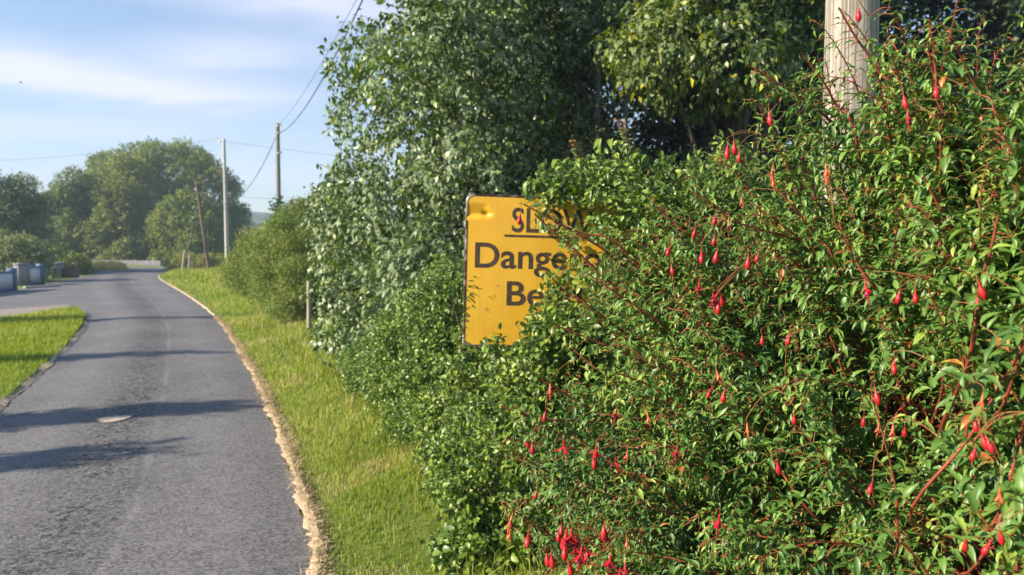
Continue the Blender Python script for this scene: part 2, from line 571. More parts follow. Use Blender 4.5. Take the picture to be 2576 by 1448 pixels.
# ------------------------------------------------------------------ ground
def poly_sheet(name, pts, z, mat, label=None):
    pts = np.asarray(pts, float)[:, :2]
    tri = tessellate_polygon([[Vector((p[0], p[1], 0)) for p in pts]])
    v = np.concatenate([pts, np.full((len(pts), 1), z)], 1)
    tri = np.array(tri)
    a = v[tri[:, 1]] - v[tri[:, 0]]
    b = v[tri[:, 2]] - v[tri[:, 0]]
    flip = (a[:, 0] * b[:, 1] - a[:, 1] * b[:, 0]) < 0
    tri[flip] = tri[flip][:, ::-1]
    o = mesh_obj(name, v, tri, mat)
    return tag(o, label, kind='structure')


gx = np.array([-2500, 2500.])
v = np.array([(-2500, -300, 0), (2500, -300, 0), (2500, 4000, 0), (-2500, 4000, 0)], float)
tag(mesh_obj('ground', v, np.array([(0, 1, 2, 3)]), M_SOIL), 'rough grassy ground under the verge and hedges', kind='structure')

edge_px = [(780, 1448), (735, 1200), (680, 1050), (620, 920), (540, 800), (470, 745), (400, 700), (418, 685)]
redge = np.array([(-0.55, -12), (-0.55, -4), (-0.62, 1.0)] + [tuple(G(u, v)[:2]) for u, v in edge_px] + [(-27.5, 60.5), (-34, 67), (-48, 71), (-75, 72.5), (-112, 73)])
ledge_px = [(0, 1030), (150, 897), (215, 820), (212, 775), (195, 730), (212, 700), (238, 685)]
ledge = np.array([(-3.1, -12), (-3.1, -4), (-3.25, 1.0), (-3.75, 3.84)] + [tuple(G(u, v)[:2]) for u, v in ledge_px] + [(-34.5, 58.2), (-46, 61.5), (-75, 63), (-112, 64), (-114, 73)])


def resample(pts, n):
    c = catmull(pts, 24)
    L = np.concatenate([[0], np.cumsum(np.linalg.norm(np.diff(c, axis=0), axis=1))])
    s = np.linspace(0, L[-1], n)
    return np.stack([np.interp(s, L, c[:, i]) for i in range(2)], 1)


def at_y(pts, ys):
    c = catmull(pts, 24)
    o = np.argsort(c[:, 1])
    return np.interp(ys, c[o, 1], c[o, 0])


ys = np.concatenate([np.linspace(-12, 30, 180), np.linspace(30.3, 72.9, 140)])
RX = at_y(redge, ys)
LX = at_y(ledge, ys)
k = 17
ac = np.linspace(0, 1, k)
wob = 0.025 * np.sin(ys * 5.1) + 0.02 * np.sin(ys * 11.7 + 1)
X = LX[:, None] + (RX - LX)[:, None] * ac[None]
X[:, -1] += wob
X[:, 0] += wob[::-1]
V = np.stack([X, np.broadcast_to(ys[:, None], X.shape), np.full(X.shape, 0.012)], -1)
V[:, :, 2] += 0.03 * (1 - (2 * ac - 1) ** 2)[None]           # slight camber
n = len(ys)
i = np.arange(n - 1)[:, None] * k
j = np.arange(k - 1)[None]
Q = np.stack([i + j, i + j + 1, i + k + j + 1, i + k + j], -1).reshape(-1, 4)
tag(mesh_obj('road', V.reshape(-1, 3), Q, M_ROAD, smooth=True, attrs={'across': np.tile(ac, n)}),
    'narrow grey tarmac lane curving away to the left', kind='structure')

side_px = [(216, 812), (216, 792), (170, 772), (60, 778), (0, 783), (-700, 800), (-900, 760), (-300, 745), (0, 738), (40, 731), (108, 719), (150, 708), (185, 702), (215, 694), (212, 720), (222, 770)]
poly_sheet('side_road', [G(u, v) for u, v in side_px], 0.008, M_SIDE, 'tarmac mouth of a side entrance beyond the left grass patch')
poly_sheet('gravel_strip', [G(u, v) for u, v in [(205, 790), (172, 768), (60, 776), (0, 781), (-700, 797), (-700, 835), (0, 812), (90, 800), (160, 790)]], 0.013, M_GRAVEL,
           'pinkish gravel along the far side of the left grass patch')

# worn white patch of old paint in the middle of the lane
pp = [G(u, v, .045) for u, v in [(243, 1057), (262, 1051), (285, 1048.5), (310, 1046.5), (330, 1046), (331, 1050), (318, 1055), (298, 1060), (276, 1064.5), (262, 1064.5), (250, 1061)]]
m, t = new_mat('worn_white_paint')
geo = t.add('ShaderNodeNewGeometry')
nz = t.noise(geo.outputs['Position'], 30, 4, .7)
pb = t.add('ShaderNodeBsdfPrincipled', None, Base_Color=t.ramp(nz, [(.36, (.20, .17, .14)), (.48, (.42, .35, .28)), (.7, (.54, .46, .37))]), Roughness=0.8)
t.add('ShaderNodeOutputMaterial', None, Surface=pb.outputs[0])
poly_sheet('road_marking', pp, 0.050, m, 'short worn white mark across the middle of the lane')
M_PAINT = m

# verge: a low bank beside the road
def verge_z(d, x, y):
    d = np.asarray(d, float)
    s = np.clip(d / 0.5, 0, 1)
    bank = 0.05 * s * s * (3 - 2 * s) + 0.05 * np.clip(d - 0.6, 0, 4)
    return 0.006 + bank + 0.015 * s * (np.sin(x * 3.1 + y * 1.7) + np.sin(y * 2.3 - x * 4.1)) * 0.7


dv = np.array([-0.02, 0.03, 0.1, 0.2, 0.35, 0.5, 0.8, 1.2, 1.8, 2.6, 3.6, 5.0])
V = []
yv = ys[(ys > -6)]
rxv = at_y(redge, yv)
for d in dv:
    x = rxv + d
    V.append(np.stack([x, yv, verge_z(d, x, yv) if d > 0 else np.full(len(yv), 0.004)], 1))
V = np.stack(V, 1)
k = len(dv)
n = len(yv)
i = np.arange(n - 1)[:, None] * k
j = np.arange(k - 1)[None]
Q = np.stack([i + j, i + j + 1, i + k + j + 1, i + k + j], -1).reshape(-1, 4)
tag(mesh_obj('verge', V.reshape(-1, 3), Q, M_SOIL, smooth=True), 'low green verge between the lane and the hedge', kind='structure')

# dry strip of gravel and cuttings on the right road edge
def edge_strip(name, pts, w0, zz, mat, label, side=1, y0=-4, y1=60):
    yy = np.arange(y0, y1, 0.05)
    ex = at_y(pts, yy)
    wd = w0 * (0.75 + 0.30 * np.sin(yy * 1.9) + 0.22 * np.sin(yy * 6.1 + 2) + 0.13 * np.sin(yy * 17.0) + rng.uniform(-.45, .45, len(yy)))
    wd = np.maximum(wd, 0.02) * np.clip(1.4 - yy / 40, .4, 1)
    inn = 0.02 + 0.02 * np.sin(yy * 4.3) + rng.uniform(-.022, .022, len(yy))
    a = np.stack([ex - side * inn, yy, np.full(len(yy), zz)], 1)
    b = np.stack([ex + side * wd, yy, np.full(len(yy), zz + .004 + 0.02)], 1)
    V = np.stack([a, b], 1).reshape(-1, 3)
    i = np.arange(len(yy) - 1) * 2
    Q = np.stack([i, i + 1, i + 3, i + 2], 1)
    if side < 0:
        Q = Q[:, ::-1]
    return tag(mesh_obj(name, V, Q, mat), label, kind='structure')


M_DRY = plain('dry_cuttings', [(.3, (.28, .23, .13)), (.5, (.46, .37, .25)), (.75, (.58, .48, .35))], 22, 0.95, 0.5)
edge_strip('dry_edge', redge, 0.04, 0.026, M_DRY, 'pale dry strip along the right edge of the lane')
edge_strip('dry_edge', ledge, 0.05, 0.026, M_DRY, 'pale dry strip along the left edge of the lane', side=-1, y1=17)

# left grass patch
patch_px = [(4, 1015), (60, 965), (150, 890), (205, 822), (217, 800), (190, 782), (150, 786), (90, 796), (0, 808), (-700, 832), (-900, 1300), (-300, 1300)]
patch = np.array([G(u, v)[:2] for u, v in patch_px])
patch = np.concatenate([patch, [(-6, 0.5)], [(-3.9, 1.0)], [(-4.1, 4.0)]]) if False else patch
poly_sheet('grass_ground', patch, 0.020, M_SOIL, 'ground under the left grass patch')


# ------------------------------------------------------------------ grass
def grass(name, pos, h, wd, label, mat=M_GRASS, lean=0.5, tint=None, flat=0.0):
    N = len(pos)
    a = rng.uniform(0, 2 * np.pi, N)
    ld = np.stack([np.cos(a), np.sin(a), np.zeros(N)], 1) * (lean * rng.uniform(.3, 1.4, N))[:, None]
    up = np.array([0, 0, 1.0]) * (1 - flat)
    a2 = rng.uniform(0, 2 * np.pi, N)
    s = np.stack([np.cos(a2), np.sin(a2), np.zeros(N)], 1)
    H = h[:, None]
    W = wd[:, None]
    b = pos
    p1 = b + (up * 0.55 + ld * 0.22) * H
    p2 = b + (up * 0.90 + ld * 0.8) * H
    V = np.stack([b - s * W, b + s * W, p1 - s * W * .7, p1 + s * W * .7, p2], 1).reshape(-1, 3)
    i = np.arange(N)[:, None] * 5
    Q = i + np.array([[0, 1, 3, 2]])
    T = i + np.array([[2, 3, 4]])
    if tint is None:
        tint = np.clip(rng.normal(.45, .22, N), 0, 1)
    return tag(mesh_obj(name, V, [Q, T], mat, attrs={'tint': np.repeat(tint, 5)}), label, kind='stuff')


def patchy(x, y):
    return 0.5 + 0.25 * (np.sin(x * 1.7 + 2 * np.sin(y * .9)) + np.sin(y * 1.3 + 1.5 * np.sin(x * 1.1)))


# verge grass, density falling with distance
pos, hh, ww, tt = [], [], [], []
for (y0, y1, dens, h, wd) in ((1.5, 6, 5200, .060, .0026), (6, 10, 2300, .070, .0038), (10, 18, 800, .085, .006), (18, 32, 150, .13, .011), (32, 62, 45, .18, .022)):
    width = 2.6 if y0 < 18 else 5.0
    n = int((y1 - y0) * width * dens)
    y = rng.uniform(y0, y1, n)
    d = rng.uniform(0.02, width, n)
    keep = rng.uniform(0, 1, n) < np.clip((d - .0) / .10, .35, 1)
    y, d = y[keep], d[keep]
    x = at_y(redge, y) + d
    tall = np.clip(.55 + 0.6 * d, .5, 1.5) * (0.6 + 0.8 * patchy(x * 1.3, y))
    pos.append(np.stack([x, y, verge_z(d, x, y) - .005], 1))
    hh.append(h * tall * rng.uniform(.5, 1.35, len(x)))
    ww.append(wd * rng.uniform(.7, 1.4, len(x)))
    base = .30 + .32 * patchy(x * .8 + 3, y * .7) + rng.normal(0, .17, len(x))
    dry = (patchy(x * 2.1 - 1, y * 1.9) > .80) & (rng.uniform(0, 1, len(x)) < .7)
    nearroad = rng.uniform(0, 1, len(x)) < np.exp(-d / .12) * .7
    base += .22 * (rng.uniform(0, 1, len(x)) < .12)
    base[dry | nearroad] = rng.uniform(.85, 1, (dry | nearroad).sum())
    tt.append(np.clip(base, 0, 1))
grass('grass', np.concatenate(pos), np.concatenate(hh), np.concatenate(ww), 'green grass on the verge between lane and hedge', tint=np.concatenate(tt))

# longer tufts by the hedge foot
n = 9000
y = rng.uniform(3.0, 14, n)
d = rng.uniform(.75, 2.4, n)
ok = patchy(y * 3.7, d * 5) > .35
y, d = y[ok], d[ok]
x = at_y(redge, y) + d
grass('grass', np.stack([x, y, verge_z(d, x, y) - .005], 1), rng.uniform(.10, .26, len(x)), rng.uniform(.0018, .0034, len(x)) * (y / 5 + .3),
      'longer grass at the foot of the hedge', lean=.8, tint=np.clip(rng.normal(.62, .2, len(x)), 0, 1))

# seed heads and dead stalks standing in the verge
n = 700
y = rng.uniform(3.5, 16, n)
d = rng.uniform(.35, 2.2, n)
ok = patchy(y * 2.3 + 5, d * 3) > .55
y, d = y[ok], d[ok]
x = at_y(redge, y) + d
grass('grass', np.stack([x, y, verge_z(d, x, y) - .005], 1), rng.uniform(.16, .34, len(x)), rng.uniform(.0010, .0018, len(x)) * (y / 5 + .3),
      'thin dead stalks and seed heads in the verge', lean=.35, mat=M_STRAW, tint=rng.uniform(0, .7, len(x)))

# left patch
q = sample_poly(patch, 60000)
keep = (q[:, 1] > 6) & (q[:, 0] > -24) & (rng.uniform(0, 1, len(q)) < 1.0)
q = q[keep]
sc = np.clip(q[:, 1] / 12, .5, 2)
tp = np.clip(.30 + .35 * patchy(q[:, 0] * .9, q[:, 1] * .8) + rng.normal(0, .12, len(q)), 0, 1)
grass('grass', np.concatenate([q, np.full((len(q), 1), .018)], 1), .085 * rng.uniform(.5, 1.4, len(q)) * sc, .0065 * sc * rng.uniform(.7, 1.3, len(q)),
      'green grass on the patch left of the lane', tint=tp)

# straw on the dry edge
n = 10000
y = 2 + 16 * rng.uniform(0, 1, n) ** 1.5
d = rng.normal(.03, .035, n) + .015 * np.sin(y * 2.1)
x = at_y(redge, y) + d
grass('straw', np.stack([x, y, np.full(n, .045)], 1), rng.uniform(.03, .09, n), rng.uniform(.0012, .0026, n) * np.clip(y / 4, 1, 3), 'dry straw cuttings on the right edge of the lane',
      mat=M_STRAW, lean=1.6, tint=rng.uniform(0, 1, n), flat=.75)


# ------------------------------------------------------------------ foliage helpers
def crown(clumps, radii, n_spray, per=8, L=.06, W=.035, droop=.5, tmpl=LEAF_LOW, tint0=.5, tintv=.2, squash=.85, shell=.45, spread=1.0, outward=.8, upness=.7):
    """Leaf sprays spread through clumps; returns geometry."""
    n = len(clumps)
    wts = radii ** 2 / (radii ** 2).sum()
    idx = rng.choice(n, n_spray, p=wts)
    dirs = unit(rng.normal(size=(n_spray, 3)) + np.array([0, 0, .15]))
    rr = radii[idx] * (shell + (1 - shell) * rng.uniform(0, 1, n_spray) ** .6)
    c = clumps[idx] + dirs * rr[:, None] * np.array([1, 1, squash])
    sd = unit(dirs * outward + rng.normal(size=(n_spray, 3)) * .5 + np.array([0, 0, .25 - droop * .7]))
    slen = L * per * .30 * spread
    t = np.tile(np.arange(per) / per, n_spray)
    ci = np.repeat(np.arange(n_spray), per)
    N = n_spray * per
    pos = c[ci] + sd[ci] * (t * slen)[:, None] + rng.normal(size=(N, 3)) * L * .35
    along = unit(sd[ci] * .7 + rng.normal(size=(N, 3)) * .65 + np.array([0, 0, -droop]))
    up = unit(dirs[ci] * .5 + np.array([0, 0, upness]) + rng.normal(size=(N, 3)) * .55)
    ln = L * rng.uniform(.6, 1.25, N)
    ctint = rng.normal(tint0, tintv * .7, n)
    tint = np.clip(ctint[idx][ci] + rng.normal(0, tintv, N), 0, 1)
    return scatter(tmpl, pos, along, up, ln, ln * W / L, tint)


def put_crown(parent, geo, mat, name='crown', smooth=False, keep=None):
    v, fs, at = geo
    return mesh_obj(name, v, fs, mat, parent, smooth, at)


def clumps_in(poly, n, front, thick, r0, r1, zmin=.1, edge=0):
    """Clump centres whose outline fills the polygon, `front` gives the distance of the front side."""
    uv = sample_poly(poly, n)
    if edge:
        pl = np.asarray(poly, float)
        pl2 = np.roll(pl, -1, axis=0)
        t_ = rng.uniform(0, 1, edge)
        w_ = np.linalg.norm(pl2 - pl, axis=1)
        k_ = rng.choice(len(pl), edge, p=w_ / w_.sum())
        e = pl[k_] * (1 - t_[:, None]) + pl2[k_] * t_[:, None]
        e = e + (pl.mean(0) - e) * .05
        uv = np.concatenate([uv, e])
        n = len(uv)
    f = np.array([front(u, v) for u, v in uv])
    r = rng.uniform(r0, r1, n)
    Y = f + r + rng.uniform(0, 1, n) * thick
    c = PA(uv, Y)
    ok = c[:, 2] > zmin
    return c[ok], r[ok]


def limbs(base, clumps, count, r0, spread_z=.3):
    """Trunk and limbs reaching into the clumps."""
    base = np.asarray(base, float)
    cen = clumps.mean(0)
    top = np.array([cen[0], cen[1], clumps[:, 2].max() * .85])
    h1 = base + (cen - base) * np.array([.3, .3, .45])
    tr = catmull([base, base + (h1 - base) * .5 + np.array([.06, 0, 0]), h1, (h1 + top) / 2, top], 5)
    lines = [(tr, np.linspace(r0, r0 * .15, len(tr)))]
    pick = rng.choice(len(clumps), min(count, len(clumps)), replace=False)
    for i in pick:
        k = rng.integers(len(tr) // 4, int(len(tr) * .75))
        s = tr[k]
        e = clumps[i]
        mid = (s + e) / 2 + np.array([0, 0, .12 * np.linalg.norm(e - s)]) + rng.normal(size=3) * .05 * np.linalg.norm(e - s)
        c = catmull([s, mid, e], 5)
        lines.append((c, np.linspace(r0 * .35, r0 * .05, len(c))))
    return tubes(lines, 6)


def tree(name, label, cat, poly, front, thick, n_clump, r0, r1, n_spray, mat, base, trunk_r, bark=M_BARK, group=None, zmin=.1, part='crown', n_limb=14, more=None, edge=0, **kw):
    c, r = clumps_in(poly, n_clump, front, thick, r0, r1, zmin, edge)
    if more is not None:
        c = np.concatenate([c, more[0]])
        r = np.concatenate([r, more[1]])
    root = empty(name, base, label, cat, group)
    put_crown(root, crown(c, r, n_spray, **kw), mat, part)
    v, q = limbs(base, c, n_limb, trunk_r)
    mesh_obj('trunk' if part == 'crown' else 'stem', v, q, bark, root, True)
    return root, c


# ------------------------------------------------------------------ far scenery
# hill on the horizon
xs = np.linspace(-400, 300, 80)
hz = 27 + 4 * np.sin(xs * .013) + 2 * np.sin(xs * .06) + 1.2 * np.sin(xs * .21 + 1) + rng.uniform(-.6, .6, len(xs))
hz *= np.clip((xs + 400) / 160, 0, 1) ** .5
V = []
for yy, kz in ((330, 0), (370, .55), (410, .9), (440, 1.0), (520, .6), (560, 0)):
    V.append(np.stack([xs, np.full(len(xs), yy) + 6 * np.sin(xs * .02), hz * kz - .3], 1))
V = np.stack(V)
nx = len(xs)
i = np.arange(5)[:, None] * nx
j = np.arange(nx - 1)[None]
Q = np.stack([i + j, i + j + 1, i + nx + j + 1, i + nx + j], -1).reshape(-1, 4)
tag(mesh_obj('hill', V.reshape(-1, 3), Q, M_HILL, smooth=True), 'low wooded hill on the horizon', kind='structure')
v = np.array([(-140, 110, .05), (60, 110, .05), (120, 329, 6.5), (-260, 329, 6.5)], float)
tag(mesh_obj('field', v, np.array([(0, 1, 2, 3)]), M_FIELD), 'pale green field below the hill', kind='structure')

tree('tree', 'huge round dark green tree behind the bend of the lane', 'tree',
     [(215, 690), (200, 560), (240, 440), (265, 405), (320, 385), (400, 378), (470, 384), (535, 410), (565, 450), (592, 500), (605, 560), (608, 640), (590, 690)],
     lambda u, v: 80 + 5 * ((u - 410) / 210) ** 2 + 4 * ((650 - v) / 290) ** 2, 5, 180, .9, 1.6, 14000, M_FAR, np.array([-41, 87, 0]), .5,
     group='trees beyond the bend', per=7, L=.30, W=.17, droop=.3, tintv=.16, edge=70, shell=.7)
tree('tree', 'tall yellowish green tree in front of the huge round tree', 'tree',
     [(190, 680), (175, 560), (200, 490), (240, 440), (300, 410), (350, 420), (390, 470), (380, 560), (400, 640), (360, 680)],
     lambda u, v: 75 + 4 * ((u - 280) / 110) ** 2 + 3 * ((650 - v) / 250) ** 2, 3, 90, .7, 1.2, 6500, M_FARL, np.array([-41.5, 79, 0]), .35,
     group='trees beyond the bend', per=7, L=.28, W=.16, droop=.3, tintv=.16, edge=20, shell=.7)
tree('tree', 'smaller green tree between the huge round tree and the leaning pole', 'tree',
     [(400, 660), (395, 560), (430, 510), (480, 500), (530, 520), (560, 580), (560, 660)],
     lambda u, v: 72 + 3 * ((u - 480) / 90) ** 2, 2.5, 50, .6, 1.1, 3600, M_FAR, np.array([-31.5, 75, 0]), .3,
     group='trees beyond the bend', per=7, L=.28, W=.16, droop=.3, tintv=.16, edge=20, shell=.7)
tree('tree', 'dark tree with a pointed top left of the huge round tree', 'tree',
     [(60, 690), (60, 520), (110, 480), (140, 440), (175, 430), (205, 450), (225, 520), (235, 620), (230, 690)],
     lambda u, v: 76 + 3 * ((u - 150) / 90) ** 2, 3, 75, .6, 1.1, 5200, M_FAR, np.array([-47.5, 79, 0]), .3,
     group='trees beyond the bend', per=7, L=.27, W=.15, droop=.2, tintv=.16, tint0=.4)
tree('tree', 'grey green tree at the left edge of the photo', 'tree',
     [(-260, 700), (-260, 440), (-100, 420), (0, 460), (40, 445), (95, 480), (110, 560), (100, 700)],
     lambda u, v: 47 + 3 * ((u + 60) / 140) ** 2, 4, 120, .5, 1.0, 8000, M_PALE, G(-60, 690) + np.array([0, 2, 0]), .3,
     group='trees beyond the bend', per=7, L=.22, W=.11, droop=.3, tintv=.2, tint0=.30)
tree('shrub', 'pale olive shrub behind the blue and white wall', 'shrub',
     [(-140, 700), (-140, 610), (-40, 590), (40, 600), (95, 620), (125, 660), (120, 705)],
     lambda u, v: 35.5 + 1.5 * ((u - 20) / 110) ** 2, 1.5, 60, .3, .6, 3600, M_PALE, G(0, 700) + np.array([0, 1.5, 0]), .1,
     part='foliage', per=7, L=.14, W=.07, droop=.2, tintv=.22, tint0=.7, n_limb=8)
tree('shrub', 'dark shrub filling the gap behind the grey gate pillar', 'shrub',
     [(95, 710), (100, 650), (150, 635), (195, 650), (200, 690), (180, 700)],
     lambda u, v: 46, 4, 40, .4, .8, 2600, M_FAR, G(165, 690) + np.array([0, 4, 0]), .12,
     part='foliage', per=7, L=.2, W=.11, droop=.2, tint0=.3, n_limb=8)
tree('weeds', 'yellow flowering weeds in front of the low stone wall', 'plant',
     [(188, 693), (192, 682), (240, 671), (280, 667), (306, 674), (308, 683), (250, 688)],
     lambda u, v: 54 + (690 - v) * .1, 1.0, 80, .18, .34, 2200, M_STRAWY, np.array([-31.0, 55.5, 0]), .03,
     part='foliage', per=6, L=.13, W=.06, droop=-.3, tint0=.6, n_limb=6, zmin=.05)

# low stone wall beyond the bend, following the outside of the curve
pts = catmull([(-62, 73.6), (-48, 72.4), (-40, 70.9), (-34.6, 68.4), (-31.5, 66.5)], 10)[:, :2]
V = []
for i_, p in enumerate(pts):
    jz = .58 + rng.uniform(-.03, .03)
    V += [(p[0], p[1], 0), (p[0], p[1], jz), (p[0] - .1, p[1] + .4, jz), (p[0] - .1, p[1] + .4, 0)]
V = np.array(V)
Q = []
for i_ in range(len(pts) - 1):
    for e in range(3):
        Q.append((i_ * 4 + e, i_ * 4 + 4 + e, i_ * 4 + 5 + e, i_ * 4 + 1 + e))
Q += [(0, 1, 2, 3), tuple((len(pts) - 1) * 4 + e for e in (3, 2, 1, 0))]
tag(mesh_obj('stone_wall', V, np.array(Q), M_STONE), 'low grey stone wall at the far bend of the lane', 'wall')

# blue and white entrance walls on the left
def gate_wall(name, label, x0, y0, x1, y1, h, segs, group):
    L = math.hypot(x1 - x0, y1 - y0)
    rz = math.atan2(y1 - y0, x1 - x0)
    root = empty(name, (x0, y0, 0), label, 'wall', group)
    dx, dy = math.cos(rz), math.sin(rz)
    for kind, a, b in segs:
        m0, w_ = (a + b) / 2, b - a
        cx, cy = x0 + dx * m0, y0 + dy * m0
        if kind == 'panel':
            v, f = box(cx, cy, .16, w_, .20, h - .24, rz)
            mesh_obj('panel', v, f, M_WALLW, root)
            v, f = box(cx, cy, 0, w_, .24, .158, rz, .01)
            mesh_obj('plinth', v, f, M_WALLB, root)
            v, f = box(cx, cy, h - .078, w_, .27, .07, rz, .015)
            mesh_obj('coping', v, f, M_WALLB, root)
        elif kind == 'pillar':
            v, f = box(cx, cy, 0, w_, .26, h + .10, rz, .01)
            pl = mesh_obj('pillar', v, f, M_WALLB, root)
            v, f = box(cx, cy, h + .102, w_ + .06, .32, .06, rz, .02)
            mesh_obj('cap', v, f, M_WALLB, pl).location = -Vector(root.location) * 0
        elif kind == 'grey':
            v, f = box(cx, cy, 0, w_, .30, h + .06, rz, .01)
            mesh_obj('grey_panel', v, f, M_WALLG, root)
            v, f = box(cx, cy, h + .062, w_ + .06, .38, .07, rz, .025)
            mesh_obj('coping', v, f, M_WALLG, root)
    return root


p0, p1 = G(0, 735), G(36, 731)
gate_wall('entrance_wall', 'white wall with blue pillar and coping cut by the left edge of the photo', p1[0] + .85, p1[1] - 5.8, p1[0], p1[1], .80,
          [('panel', 0, 2.4), ('pillar', 2.4, 2.68), ('panel', 2.68, 5.58), ('pillar', 5.58, 5.86)], 'entrance walls of the side road')
p0, p1 = G(42, 720), G(108, 716)
L = math.hypot(p1[0] - p0[0], p1[1] - p0[1])
gate_wall('entrance_wall', 'short wall with white panel between grey and blue pillars', p0[0], p0[1], p1[0], p1[1], .88,
          [('grey', 0, L * .42), ('panel', L * .42, L * .84), ('pillar', L * .84, L)], 'entrance walls of the side road')
p = G(145, 700)
root = empty('gate_pillar', p, 'square grey gate pillar right of the blue and white walls', 'pillar')
v, f = box(p[0], p[1], 0, .50, .50, .80, .3, .02)
mesh_obj('shaft', v, f, M_WALLG, root)
v, f = box(p[0], p[1], .802, .60, .60, .09, .3, .03)
mesh_obj('cap', v, f, M_WALLG, root)
p = G(174, 700)
root = empty('low_wall', p, 'low dark brown wall right of the grey gate pillar', 'wall')
v, f = box(p[0], p[1] + .2, 0, .75, .3, .55, .2, .03)
mesh_obj('wall', v, f, M_BROWN, root)
v, f = box(p[0], p[1] + .2, .552, .8, .36, .05, .2, .02)
mesh_obj('coping', v, f, M_BROWN, root)
a, b = G(62, 727), G(150, 722)
v, f = box((a[0] + b[0]) / 2, (a[1] + b[1]) / 2, 0, 1.7, .14, .10, math.atan2(b[1] - a[1], b[0] - a[0]), .02)
tag(mesh_obj('kerb', v, f, M_CONC), 'pale kerb in front of the entrance walls', kind='structure')

# ------------------------------------------------------------------ poles and wires
def pole(name, label, base, top, r0, r1, mat, group='poles carrying the overhead wires'):
    root = empty(name, base, label, 'pole', group)
    pts = np.linspace(base, top, 24)
    v, f = cap_tube(pts, np.linspace(r0, r1, 24), 24)
    mesh_obj('pole', v, f, mat, root, True)
    return root


def bar(parent, name, a, b, r, mat, sides=6):
    v, f = cap_tube(np.linspace(a, b, 3), r, sides)
    return mesh_obj(name, v, f, mat, parent)


def insulator(parent, p, r=.05):
    p = np.asarray(p, float)
    pts = p + np.array([[0, 0, z] for z in (0, .03, .05, .08, .1, .14)])
    v, f = cap_tube(pts, np.array([.4, .5, 1, .6, 1, .3]) * r, 10)
    return mesh_obj('insulator', v, f, M_CONC, parent, True)


baseA = G(573, 690)
topA = P(563, 350, baseA[1])
pA = pole('utility_pole', 'pale grey concrete pole beside the verge with a short arm at its top', baseA, topA, .155, .085, M_CONC)
bar(pA, 'cross_arm', topA + np.array([-.42, 0, -.10]), topA + np.array([.12, 0, -.18]), .035, M_METAL)
insulator(pA, topA + np.array([-.40, 0, -.08]))
baseB = np.array([P(702, 600, 42.5)[0], 42.5, 0])
topB = P(698, 311, 42.5)
pB = pole('utility_pole', 'grey pole with ivy round its foot, right of the pale concrete pole', baseB, topB, .15, .115, M_POLED)
for z, s in ((.55, .22), (.15, .2), (1.7, .2)):
    bar(pB, 'bracket', topB + np.array([-.05, -.1, -z]), topB + np.array([s, -.12, -z]), .03, M_METAL)
insulator(pB, topB + np.array([.2, -.1, -.15]))
insulator(pB, topB + np.array([.2, -.1, -1.7]), .06)
for z in (2.2, 2.8, 3.3):
    bar(pB, 'step_bolt', topB + np.array([-.3, -.05, -z]), topB + np.array([-.05, -.05, -z]), .012, M_METAL)
baseC = G(527, 689)
topC = P(493, 455, baseC[1])
pC = pole('utility_pole', 'thin brown pole leaning left of the pale concrete pole', baseC, topC, .125, .07, M_BROWN)
bar(pC, 'bracket', topC + np.array([-.1, -.05, -.5]), topC + np.array([.25, -.05, -.9]), .02, M_METAL)
bD = np.array([P(2132, 300, 3.9)[0], 3.9, 0])
tD = bD + np.array([.03, 0, 8.9])
pD = pole('utility_pole', 'thick weathered wooden pole rising behind the fuchsia bush', bD, tD, .135, .115, M_POLE)
for sx in (-1, 1):
    insulator(pD, tD + np.array([.16 * sx, -.05, -.6]))
bar(pD, 'cross_arm', tD + np.array([-.35, -.14, -.65]), tD + np.array([.35, -.14, -.65]), .035, M_METAL)


def wire(name, label, a, b, sag, r=.012, group='overhead wires'):
    a, b = np.asarray(a, float), np.asarray(b, float)
    t_ = np.linspace(0, 1, 60)[:, None]
    p_ = a + (b - a) * t_
    p_[:, 2] -= (4 * sag * t_ * (1 - t_))[:, 0]
    v, q = tubes([(p_, r)], 6)
    return tag(mesh_obj(name, v, q, M_WIRE, smooth=True), label, 'wire', group)


wire('overhead_wire', 'thick sagging wire from the grey pole up over the willow', topB + np.array([.1, -.1, -.55]), tD + np.array([-.16, -.05, -.5]), 1.35, .017)
wire('overhead_wire', 'thin upper wire from the grey pole up over the willow', topB + np.array([.2, -.1, 0]), tD + np.array([.16, -.05, -.5]), .75, .007)
wire('overhead_wire', 'thick drooping wire between the grey pole and the leaning brown pole', topB + np.array([-.1, 0, -.75]), topC + np.array([.1, 0, -.75]), 2.1, .02)
wire('overhead_wire', 'faint wire from the pale concrete pole to the right', topA + np.array([0, 0, -.15]), P(1500, 440, 60), .4, .008)
wire('overhead_wire', 'faint wire from the pale concrete pole to the left', topA + np.array([-.4, 0, 0]), P(-500, 400, 60), .8, .008)
wire('overhead_wire', 'short low wire between the pale concrete pole and the grey pole', P(572, 488, baseA[1]), P(700, 500, 42.4), .1, .009)
wire('stay_wire', 'thin stay wire bracing the leaning brown pole', topC + np.array([0, 0, -1.6]), G(462, 690), 0, .016, None)

# posts
def post(name, label, base, top, r, mat, group=None):
    base, top = np.asarray(base, float), np.asarray(top, float)
    v, f = cap_tube(np.linspace(base, top, 8), np.linspace(r, r * .9, 8), 12)
    return tag(mesh_obj(name, v, f, mat, None, False), label, 'post', group)


b = G(458, 688)
post('post', 'taller leaning pale post near the bend of the lane', b, P(466, 630, b[1]), .10, M_POST, 'posts near the bend')
b = G(475, 688)
post('post', 'shorter pale post near the bend of the lane', b, P(478, 643, b[1]), .09, M_POST, 'posts near the bend')
b = G(778, 860)
post('fence_post', 'grey wooden post on the verge beside the willow', b, P(777, 708, b[1]), .043, M_POST)

